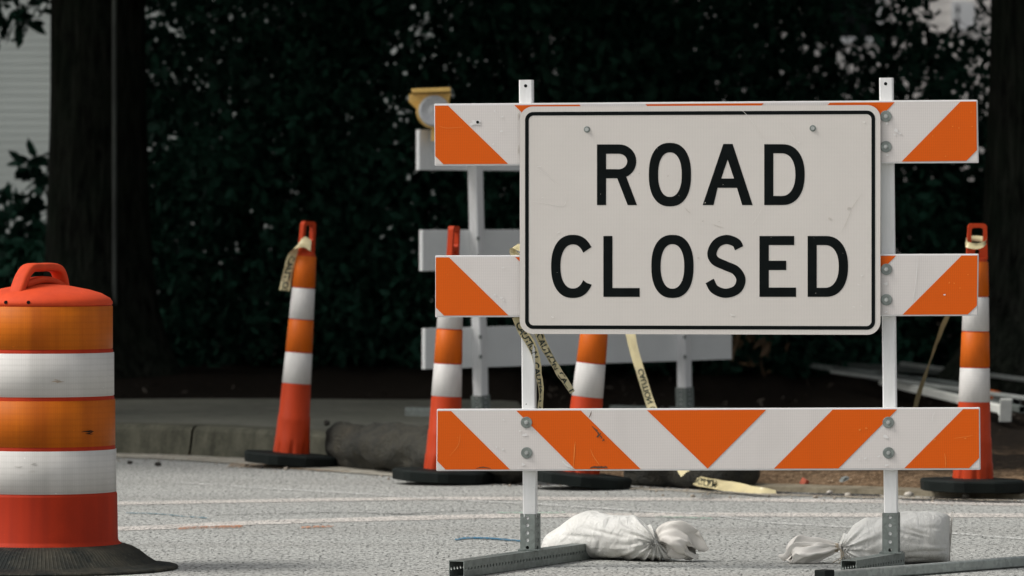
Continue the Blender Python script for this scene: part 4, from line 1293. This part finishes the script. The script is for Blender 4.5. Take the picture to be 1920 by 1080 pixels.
me_l = m.build('lens', lamp_w.m, back, smooth=True)
me_l.parent = wl_
m = MB(); m.box(lc + V((-0.015, 0.02, 0.103)), (0.195, 0.13, 0.022), mat=Matrix.Rotation(R(-2), 3, 'Y'))
me_h = m.build('solar_hood', lamp_y, back, bevel=0.004); me_h.parent = wl_
m = MB(); m.box(lc + V((-0.015, 0.02, 0.117)), (0.15, 0.10, 0.006)); me_s = m.build('solar_panel', M['black_ink'], back); me_s.parent = wl_

# ================================================================== SOCKS, POSTS ON THE GROUND
def m_sock():
    n = NT('muddy_mesh_sock'); g = n.noise(7, 6, 0.7); f = n.noise(70, 4, 0.6)
    col = n.mix(n.ramp(g, 0.35, 0.7), (0.012, 0.013, 0.009), (0.058, 0.052, 0.034))
    col = n.mix(n.ramp(n.noise(3, 4), 0.6, 0.75, 0, 0.4), col, (0.10, 0.07, 0.04))
    n.color(n.mix(n.ramp(f, 0.4, 0.7, 0, 0.5), col, (0.012, 0.014, 0.012))); n.set(0.85); n.bump(n.math('ADD', f, n.noise(16, 5, 0.7)), 1.0, 0.02); return n.m
M['sock'] = m_sock()
def sock(label, pts, r, seed):
    C_ = interp([G(a, b) for a, b in pts], 14); m = MB(); rs = []; n = len(C_)
    for i, p in enumerate(C_):
        f = i / (n - 1); t = (C_[min(i + 1, n - 1)] - C_[max(i - 1, 0)]).normalized(); w = V((-t.y, t.x, 0))
        e = min(f, 1 - f) * n / 5; k = min(1, math.sqrt(max(0.0, min(1, e))) + 0.15)
        rr = r * k
        ring = []
        for j in range(36):
            a = 2 * math.pi * j / 36
            q = V((w.x * math.cos(a), w.y * math.cos(a), math.sin(a)))
            kk = 1 + 0.32 * mnoise.noise(p * 2.6 + q * 0.8 + V((seed, 0, 0))) + 0.20 * mnoise.noise(p * 9 + q * 1.5) + 0.07 * mnoise.noise(p * 25 + q * 3)
            kk -= 0.10 * abs(mnoise.noise(p * 14 + q * 2.5)) + 0.05 * max(0, math.sin(f * 40 + 3 * mnoise.noise(p * 6 + q)))
            o = p + w * 0.0 + V((0, 0, r * 0.82)) + V((q.x * 1.15, q.y * 1.15, q.z * 0.88)) * rr * kk
            o.z = max(o.z, 0.003); ring.append(o)
        rs.append(ring)
    m.rings(rs, 0, True, True, True)
    return tag(m.build('erosion_sock', M['sock'], smooth=True), label, 'erosion sock', 'muddy erosion socks along the kerb')
sock('thick muddy brown erosion sock lying along the kerb right of the leftmost cone', [(630, 873), (700, 880), (790, 890), (880, 900), (985, 911)], 0.122, 1)
sock('shorter dark erosion sock lying right of the cone behind the bottom board', [(1186, 908), (1250, 912), (1330, 917), (1405, 921)], 0.105, 5)

# pile of steel posts on the mulch behind the right cone
def lying(label, a, b, w, mat, zh=0.21, endplate=None, band=None, name='steel_post'):
    dz = lambda py: (H - zh) * F / (py - HOR)
    A = P(a[0], a[1], dz(a[1])); B = P(b[0], b[1], dz(b[1]))
    r_ = thing(name, (A.x, A.y, A.z), label=label, cat='steel post', group='steel posts heaped on the mulch')
    m = MB(); square_tube(m, A, B, w, up=(0, 0, 1)); m.build('tube', mat, r_, recalc=True)
    d = (B - A).normalized()
    if endplate:
        m = MB(); rt = d.to_track_quat('X', 'Z').to_matrix()
        m.box(B + d * 0.012, (0.012, 0.06, endplate), mat=rt @ Matrix.Rotation(0.3, 3, 'Y')); m.box(B - d * 0.03, (0.07, 0.055, 0.055), mat=rt)
        pl = m.build('end_bracket', pw, r_, bevel=0.004)
        m = MB(); m.cyl(B + V((0, -0.05, 0.0)), B + V((0, 0.05, 0)), 0.012, 10); m.build('bolt', M['bolt'], pl)
    if band:
        m = MB(); m.cyl(A.lerp(B, band), A.lerp(B, band + 0.05), w * 0.76, 12)
        m.build('orange_tag', M['cone_amber'], r_)
    return r_
pw = m_plain('pale_post_paint', (0.75, 0.76, 0.70), 0.5, 0.15, 9)
pg = m_plain('worn_grey_paint', (0.34, 0.38, 0.36), 0.4, 0.3, 9)
lying('white square post with a bracketed end, lowest of the heap behind the right cone', (1655, 715, 30.2), (1885, 769, 28.6), 0.042, pw, endplate=0.12)
lying('long thin grey steel post reaching left past the right barricade post', (1517, 685, 31.5), (1800, 722, 30.3), 0.030, pg)
lying('dark steel post with an orange tag near its end', (1640, 700, 30.6), (1906, 752, 29.3), 0.045, M['galv'], band=0.83)
lying('dark green steel post at the back of the heap', (1560, 684, 32.0), (1890, 705, 30.6), 0.040, M['galv'])
lying('bright steel post end poking in from the right edge of the photo', (1790, 697, 31.0), (2050, 728, 29.6), 0.042, pw)
silver = m_metal('silver_pipe', (0.62, 0.65, 0.62), 0.4)
lying('thin silver pipe crossing low between the right barricade post and the rightmost cone', (1560, 697, 31), (1960, 752, 29), 0.022, silver, zh=0.245)
lying('thin silver pipe, uppermost of the heap behind the rightmost cone', (1690, 682, 31), (2000, 722, 29), 0.024, silver, zh=0.25)
lying('grey steel post tucked under the orange tagged one', (1560, 690, 31.4), (1917, 768, 29.0), 0.034, M['galv'])

# slim metal pole by the left tree
pp = G(215, 700, 0.2); 
pole = thing('pole', (pp.x, pp.y, 0.18), label='slim grey metal pole standing in front of the left tree trunk', cat='pole')
m = MB(); m.cyl((pp.x, pp.y, 0.1), (pp.x, pp.y, 4.2), 0.014, 16); m.build('shaft', m_plain('pole_paint', (0.07, 0.08, 0.07), 0.5, 0.7, 1.5), pole)
m = MB(); m.lathe([(0.05, 0), (0.05, 0.012), (0.02, 0.03)], 20, c=(pp.x, pp.y, 0.18)); m.build('base_plate', M['galv'], pole)

# ================================================================== TREES
def m_leaf(name, c1, c2, rough=0.45):
    n = NT(name)
    g = n.noise(1.4, 3); f = n.noise(14, 2)
    col = n.mix(n.ramp(g, 0.35, 0.65), c1, c2)
    col = n.mix(n.ramp(f, 0.4, 0.7, 0, 0.5), col, sc(c2, 1.6))
    n.color(col); n.set(rough, 0, 0.06)
    return n.m
LEAF = m_leaf('dark_evergreen_leaf', (0.006, 0.018, 0.012), (0.022, 0.074, 0.048))  # near-black to green: lit and shaded clumps put into the leaf colour
LEAF2 = m_leaf('deep_canopy_leaf', (0.012, 0.028, 0.016), (0.018, 0.040, 0.022))
BARK = None
def m_bark():
    n = NT('dark_furrowed_bark')
    v = n.mapped((1, 1, 0.14)); a = n.noise(26, 6, 0.7, v, 0.6); b = n.noise(3, 4)
    col = n.mix(n.ramp(a, 0.38, 0.66), (0.002, 0.0025, 0.002), (0.034, 0.036, 0.029))
    col = n.mix(n.ramp(b, 0.4, 0.7, 0, 0.4), col, (0.02, 0.032, 0.02))
    n.color(col); n.set(0.95, 0, 0.04); n.bump(a, 1.0, 0.03); return n.m
BARK = m_bark()
rng = np.random.default_rng(11)
def leaves_obj(name, pts, size, mat, parent, flat=0.0, var=0.4):
    """pts (n,3): one small folded six-sided leaf at each point"""
    n = len(pts); pts = np.asarray(pts)
    d = rng.normal(size=(n, 3)); d[:, 2] -= 0.5; d /= np.linalg.norm(d, axis=1)[:, None]
    r = rng.normal(size=(n, 3)); r[:, 2] *= (1 - flat)
    s = np.cross(d, r); s /= np.linalg.norm(s, axis=1)[:, None]
    nn = np.cross(d, s)
    L_ = size * (1 + var * rng.normal(size=n)).clip(0.4, 2)
    W_ = L_ * rng.uniform(0.19, 0.28, n)
    f = rng.uniform(0.1, 0.4, n) * W_
    def pt(a, b, c): return pts + d * (L_ * a)[:, None] + s * (W_ * b)[:, None] + nn * (f * c)[:, None]
    P0 = pt(0, 0, 0); P1 = pt(0.3, 0.9, 1); P2 = pt(0.7, 0.8, 1); P3 = pt(1, 0, -0.6); P4 = pt(0.7, -0.8, 1); P5 = pt(0.3, -0.9, 1)
    V_ = np.stack([P0, P1, P2, P3, P4, P5], 1).reshape(-1, 3)
    if parent is not None: V_ = V_ - np.array(parent.location)
    base = (np.arange(n) * 6)[:, None]
    Fq = np.concatenate([base + np.array([[0, 1, 2, 3]]), base + np.array([[0, 3, 4, 5]])], 1).reshape(-1)
    me = bpy.data.meshes.new(name); nf = 2 * n
    me.vertices.add(6 * n); me.vertices.foreach_set('co', V_.reshape(-1).astype(np.float32))
    me.loops.add(4 * nf); me.loops.foreach_set('vertex_index', Fq.astype(np.int32))
    me.polygons.add(nf); me.polygons.foreach_set('loop_start', (np.arange(nf) * 4).astype(np.int32))
    try: me.polygons.foreach_set('loop_total', np.full(nf, 4, np.int32))
    except Exception: pass
    me.materials.append(mat); me.update(calc_edges=True); me.validate()
    o = bpy.data.objects.new(name, me); COL.objects.link(o); o.parent = parent
    return o
def clumps(fn, ncl, per, rad):
    """leaf points in clumps; fn() gives a clump centre"""
    out = []
    for _ in range(ncl):
        c = fn()
        if c is None: continue
        out.append(np.array(c) + rng.normal(size=(per, 3)) * rad * rng.uniform(0.6, 1.3))
    return np.concatenate(out)
def trunk_mb(m, base, top, r0, r1, flare=1.7, seed=0, n=40, K=24):
    base = V(base); top = V(top); rs = []
    for i in range(K + 1):
        f = (i / K) ** 1.5; c = base.lerp(top, f) + V((0.06 * mnoise.noise(V((f * 3, seed, 0))), 0.06 * mnoise.noise(V((f * 3, seed, 9))), 0))
        h = (top.z - base.z) * f
        r = lerp(r0, r1, f) * (1 + (flare - 1) * math.exp(-h / 0.28))
        ring = []
        for j in range(n):
            a = 2 * math.pi * j / n
            k = 1 + 0.06 * mnoise.noise(V((math.cos(a) * 2, math.sin(a) * 2, h * 0.7 + seed))) + 0.10 * math.exp(-h / 0.3) * math.sin(a * 5 + seed) + 0.018 * mnoise.noise(V((math.cos(a) * 12, math.sin(a) * 12, h * 1.5)))
            ring.append(c + V((math.cos(a), math.sin(a), 0)) * r * k)
        rs.append(ring)
    m.rings(rs, 0, True)
def limb(m, a, b, r0, r1, bend=0.3, seed=0):
    a = V(a); b = V(b); mid = a.lerp(b, 0.5) + V((0, 0, bend)) + V((mnoise.noise(V((seed, 1, 2))), mnoise.noise(V((seed, 4, 2))), 0)) * 0.4
    c = interp([a, mid, b], 6)
    rs = []
    for i, p in enumerate(c):
        t = (c[min(i + 1, len(c) - 1)] - c[max(i - 1, 0)]).normalized(); u = t.orthogonal().normalized(); w = t.cross(u); r = lerp(r0, r1, i / (len(c) - 1))
        rs.append([p + (u * math.cos(q) + w * math.sin(q)) * r for q in [2 * math.pi * k / 10 for k in range(10)]])
    m.rings(rs, 0, True, False, True)

def PX(px, d): return (px - 960) * d / F
def visible_rows(y): return 1.19 + 398 * y / F
def tree(label, cx, cy, r, crown, lowleaves=None, top=7.0, lean=0.0):
    t = thing('tree', (cx, cy, 0.2), label=label, cat='tree')
    m = MB(); trunk_mb(m, (cx, cy, 0.12), (cx + lean, cy, top), r, r * 0.62, seed=cx)
    for i in range(9):
        a = 2 * math.pi * i / 9 + cx; z = random.uniform(3.6, top - 0.5)
        limb(m, (cx + lean * z / top, cy, z), (cx + math.cos(a) * crown[3] * 0.6, cy + math.sin(a) * crown[4] * 0.6, z + random.uniform(0.6, 1.6)), r * 0.28, 0.03, 0.3, i + cx)
    m.build('trunk', BARK, t, smooth=True)
    x0, y0, z0_, rx, ry, rz = crown
    def fn():
        while True:
            v = rng.uniform(-1, 1, 3)
            if v @ v > 1 : continue
            x, y, z = x0 + v[0] * rx, y0 + v[1] * ry, z0_ + abs(v[2]) * rz
            z += 0.25 * math.sin(x * 1.7) + 0.2 * math.sin(y * 2.3)
            if z < visible_rows(y) + 0.95 and abs(x) < 4: z = visible_rows(y) + 1.0 + rng.uniform(0, 0.6)
            return (x, y, z)
    pts = clumps(fn, int(420 * rx * ry / 36), 34, 0.30)
    if lowleaves is not None: pts2 = lowleaves
    pts = pts[(pts[:, 2] > 1.19 + 398 * pts[:, 1] / F + 0.3) | (np.abs(pts[:, 0]) > 4.5)]
    leaves_obj('crown', pts, 0.22, LEAF2, t)
    if lowleaves is not None:
        leaves_obj('low_branch_leaves', lowleaves, 0.115, LEAF, t)
    return t
dl = 37.0
# leaves of a low branch against the building, top left
def at_px(px, py, d): p = P(px, py, d); return (p.x, p.y, p.z)
low = []
for (px, py, sp, n) in [(22, 35, 0.05, 16), (45, 50, 0.045, 12), (35, 12, 0.06, 16), (65, 8, 0.05, 12), (8, 12, 0.05, 10), (60, 48, 0.03, 6), (-30, 20, 0.1, 20)]:
    c = np.array(at_px(px, py, dl - 0.4)); low.append(c + rng.normal(size=(n, 3)) * sp)
# left shrub-like shoots over the lower part of the gap
for (px, py, sp, n) in [(70, 300, 0.05, 14), (48, 320, 0.05, 14), (80, 340, 0.05, 16), (25, 385, 0.06, 18), (55, 380, 0.05, 12), (78, 400, 0.07, 22), (10, 410, 0.07, 22), (40, 430, 0.07, 18), (20, 450, 0.08, 24), (75, 450, 0.08, 30), (-20, 430, 0.1, 40)]:
    c = np.array(at_px(px, py, dl - 0.3)); low.append(c + rng.normal(size=(n, 3)) * sp)
low = np.concatenate(low)
tree('broad dark tree behind the slim pole at left, beside the grey siding', PX(187, 35.4), 35.4, 0.335, (-7.4, 34.2, 3.2, 8.5, 9.5, 5.0), lowleaves=low)
dr_ = 33.4
tree('massive dark tree trunk with furrowed bark at the right edge of the photo', PX(1995, dr_), dr_, 0.50, (8.2, 34.4, 3.2, 8.6, 9.2, 5.0))
tree('unseen tree added behind the hedge, its crown shading the middle of it', 0.6, 41.5, 0.25, (0.3, 38.0, 3.4, 6.0, 8.6, 4.5))  # out of view, added so its crown keeps skylight off the hedge

# evergreen shrubs forming the dark hedge
def hedge_density(px, py):
    """how leafy the hedge is at (x, z) - thin near its top right and left"""
    k = 1.0
    if px < 135: k = 0.0 if py < 445 else 1
    if 255 < px < 470 and py < 290:
        k = min(k, 0.30 + 0.5 * ((px - 255) / 215) + (0.25 if py > 170 else 0))
    if px > 1430 and py < 210:
        k = min(k, 0.84 - 0.50 * ((px - 1430) / 390) - 0.10 * (1 - py / 210))
    if 1740 < px < 1830 and py < 60: k = 0.02
    if 1700 < px < 1822 and 280 < py < 340: k = 0.5
    return k
shr = []
def shrub(label, px0, px1, d0, d1, dens, zmax=None):
    cx = PX((px0 + px1) / 2, (d0 + d1) / 2); cy = (d0 + d1) / 2
    t = thing('evergreen_shrub', (cx, cy, 0.2), label=label, cat='shrub', group='dark evergreen shrubs forming the hedge')
    hw = (px1 - px0) / 2 * cy / F + 0.25
    m = MB()
    for k in range(4):
        a = k * 1.7 + cx; limb(m, (cx + 0.1 * math.cos(a), cy + 0.1 * math.sin(a), 0.15), (cx + hw * 0.5 * math.cos(a), cy + 0.5 * math.sin(a), 0.9 if px0 < 0 else 2.4), 0.05, 0.015, 0.0, k + cx)
    m.build('stem', BARK, t, smooth=True)
    out = []
    area = 2 * hw * 3.2; ncl = int(area * dens)
    for _ in range(ncl):
        x = cx + rng.uniform(-hw, hw); z = rng.uniform(0.15, 3.3); y = rng.uniform(d0, d1) - 0.22 * math.sin(x * 5 + cx) - 0.18 * math.sin(z * 6 + x * 3)
        if z < 0.7: y += 0.45 * (0.7 - z)
        px = 960 + x * F / y; py = HOR - (z - H) * F / y
        n = 52
        pts = np.array([x, y, z]) + rng.normal(size=(n, 3)) * np.array([0.13, 0.12, 0.11])
        pxs = 960 + pts[:, 0] * F / pts[:, 1]; pys = HOR - (pts[:, 2] - H) * F / pts[:, 1]
        kk = np.array([hedge_density(a, b) for a, b in zip(pxs, pys)])
        keep = rng.uniform(size=n) < kk
        out.append(pts[keep])
    leaves_obj('foliage', np.concatenate(out), 0.074, LEAF, t)
    return t
labs = ['dark evergreen shrub low in front of the grey siding at the left edge', 'dark shrub just right of the left tree trunk, light showing through its top',
        'dark evergreen shrub behind the left leaning cone', 'dark evergreen shrub behind the yellow warning lamp', 'dark evergreen shrub behind the left half of the sign',
        'dark evergreen shrub behind the right half of the sign', 'thin topped dark shrub left of the right tree trunk with many bright gaps', 'dark shrub mostly behind the right tree trunk']
cuts = [-380, 100, 350, 640, 930, 1200, 1480, 1790, 2300]
for i in range(8):
    shrub(labs[i], cuts[i], cuts[i + 1], 36.2 if i != 1 else 37.6, 38.6 if i != 1 else 39.2, 92)

# dry leaves under the hedge
def litter(n, fx, fy, size, name, mat):
    pts = []
    for _ in range(n):
        x, y = fx(), fy()
        if x < KERB_END and y < 32.3: continue
        pts.append((x, y, 0.155 + 0.008 * rng.normal()))
    return tag(leaves_obj(name, pts, size, mat, None), kind='stuff')
litter(420, lambda: rng.uniform(-4, 4), lambda: rng.uniform(26.5, 36), 0.04, 'leaf_litter', m_plain('dry_brown_leaf', (0.030, 0.022, 0.013), 0.8, 0.4, 5))
low2 = np.array([at_px(rng.normal(1410, 28), rng.normal(650, 30), 35.6 + rng.normal() * 0.1) for _ in range(26)])
tag(leaves_obj('dry_leaves', low2, 0.12, m_plain('withered_leaf', (0.10, 0.06, 0.028), 0.8, 0.4, 5), None), kind='stuff')

# ================================================================== BUILDINGS BEHIND
def m_siding(name, c):
    n = NT(name); g = n.noise(0.6, 5); st = n.noise(2, 3, 0.5, n.mapped((0.1, 1, 8)))
    col = n.mix(n.ramp(g, 0.35, 0.7), c, sc(c, 0.86)); col = n.mix(n.ramp(st, 0.45, 0.7, 0, 0.2), col, sc(c, 0.7))
    n.color(col); n.set(0.7); return n.m
def building(label, px0, px1, d, h, pitch, mat, wins, depth=8):
    x0, x1 = PX(px0, d), PX(px1, d)
    b = thing('building', ((x0 + x1) / 2, d, 0), label=label, cat='building')
    m = MB(); nrow = int(h / pitch); prof = []
    A, B = [], []
    for i in range(nrow):
        z = i * pitch
        A += [(x0, d, z), (x0, d + 0.005, z + pitch)]; B += [(x1, d, z), (x1, d + 0.005, z + pitch)]
    m.rings([A, B], 0, False)
    m.add([(x0, d + 0.02, 0), (x0, d + depth, 0), (x1, d + depth, 0), (x1, d + 0.02, 0), (x0, d + 0.02, h), (x0, d + depth, h), (x1, d + depth, h), (x1, d + 0.02, h)], [(0, 4, 5, 1), (1, 5, 6, 2), (2, 6, 7, 3), (4, 7, 6, 5)])
    m.build('wall', mat, b)
    m = MB(); m.box(((x0 + x1) / 2, d + depth / 2, h + 0.15), (x1 - x0 + 0.6, depth + 0.8, 0.3)); m.build('roof', M['galv'], b)
    for (wx, wz, ww, wh) in wins:
        f = MB()
        for (cx, cz, sx, sz) in ((wx - ww / 2, wz, 0.06, wh + 0.06), (wx + ww / 2, wz, 0.06, wh + 0.06), (wx, wz + wh / 2, ww - 0.06, 0.06), (wx, wz - wh / 2, ww - 0.06, 0.06), (wx, wz, ww - 0.06, 0.04)):
            f.box((cx, d - 0.02, cz), (sx, 0.06, sz))
        fo = f.build('window', M['white_paint'], b)
        g_ = MB(); g_.box((wx, d - 0.008, wz), (ww - 0.06, 0.01, wh - 0.06)); pn = g_.build('pane', M['black_ink'], b); pn.parent = fo
    return b
building('grey building with horizontal siding behind the left tree', -700, 900, 62, 7.5, 0.085, m_siding('grey_siding', (0.44, 0.475, 0.44)), [(-10.0, 2.0, 1.0, 1.4)])
xw = PX(1795, 70)
building('pale building with small windows seen through the leaves at upper right', 930, 3000, 70, 9, 0.14, m_siding('pale_cladding', (0.80, 0.76, 0.71)),
         [(xw, 3.60, 0.10, 0.30), (xw + 0.14, 3.60, 0.06, 0.28), (xw - 1.4, 3.9, 0.9, 1.2), (xw + 2.4, 3.9, 0.9, 1.2)])
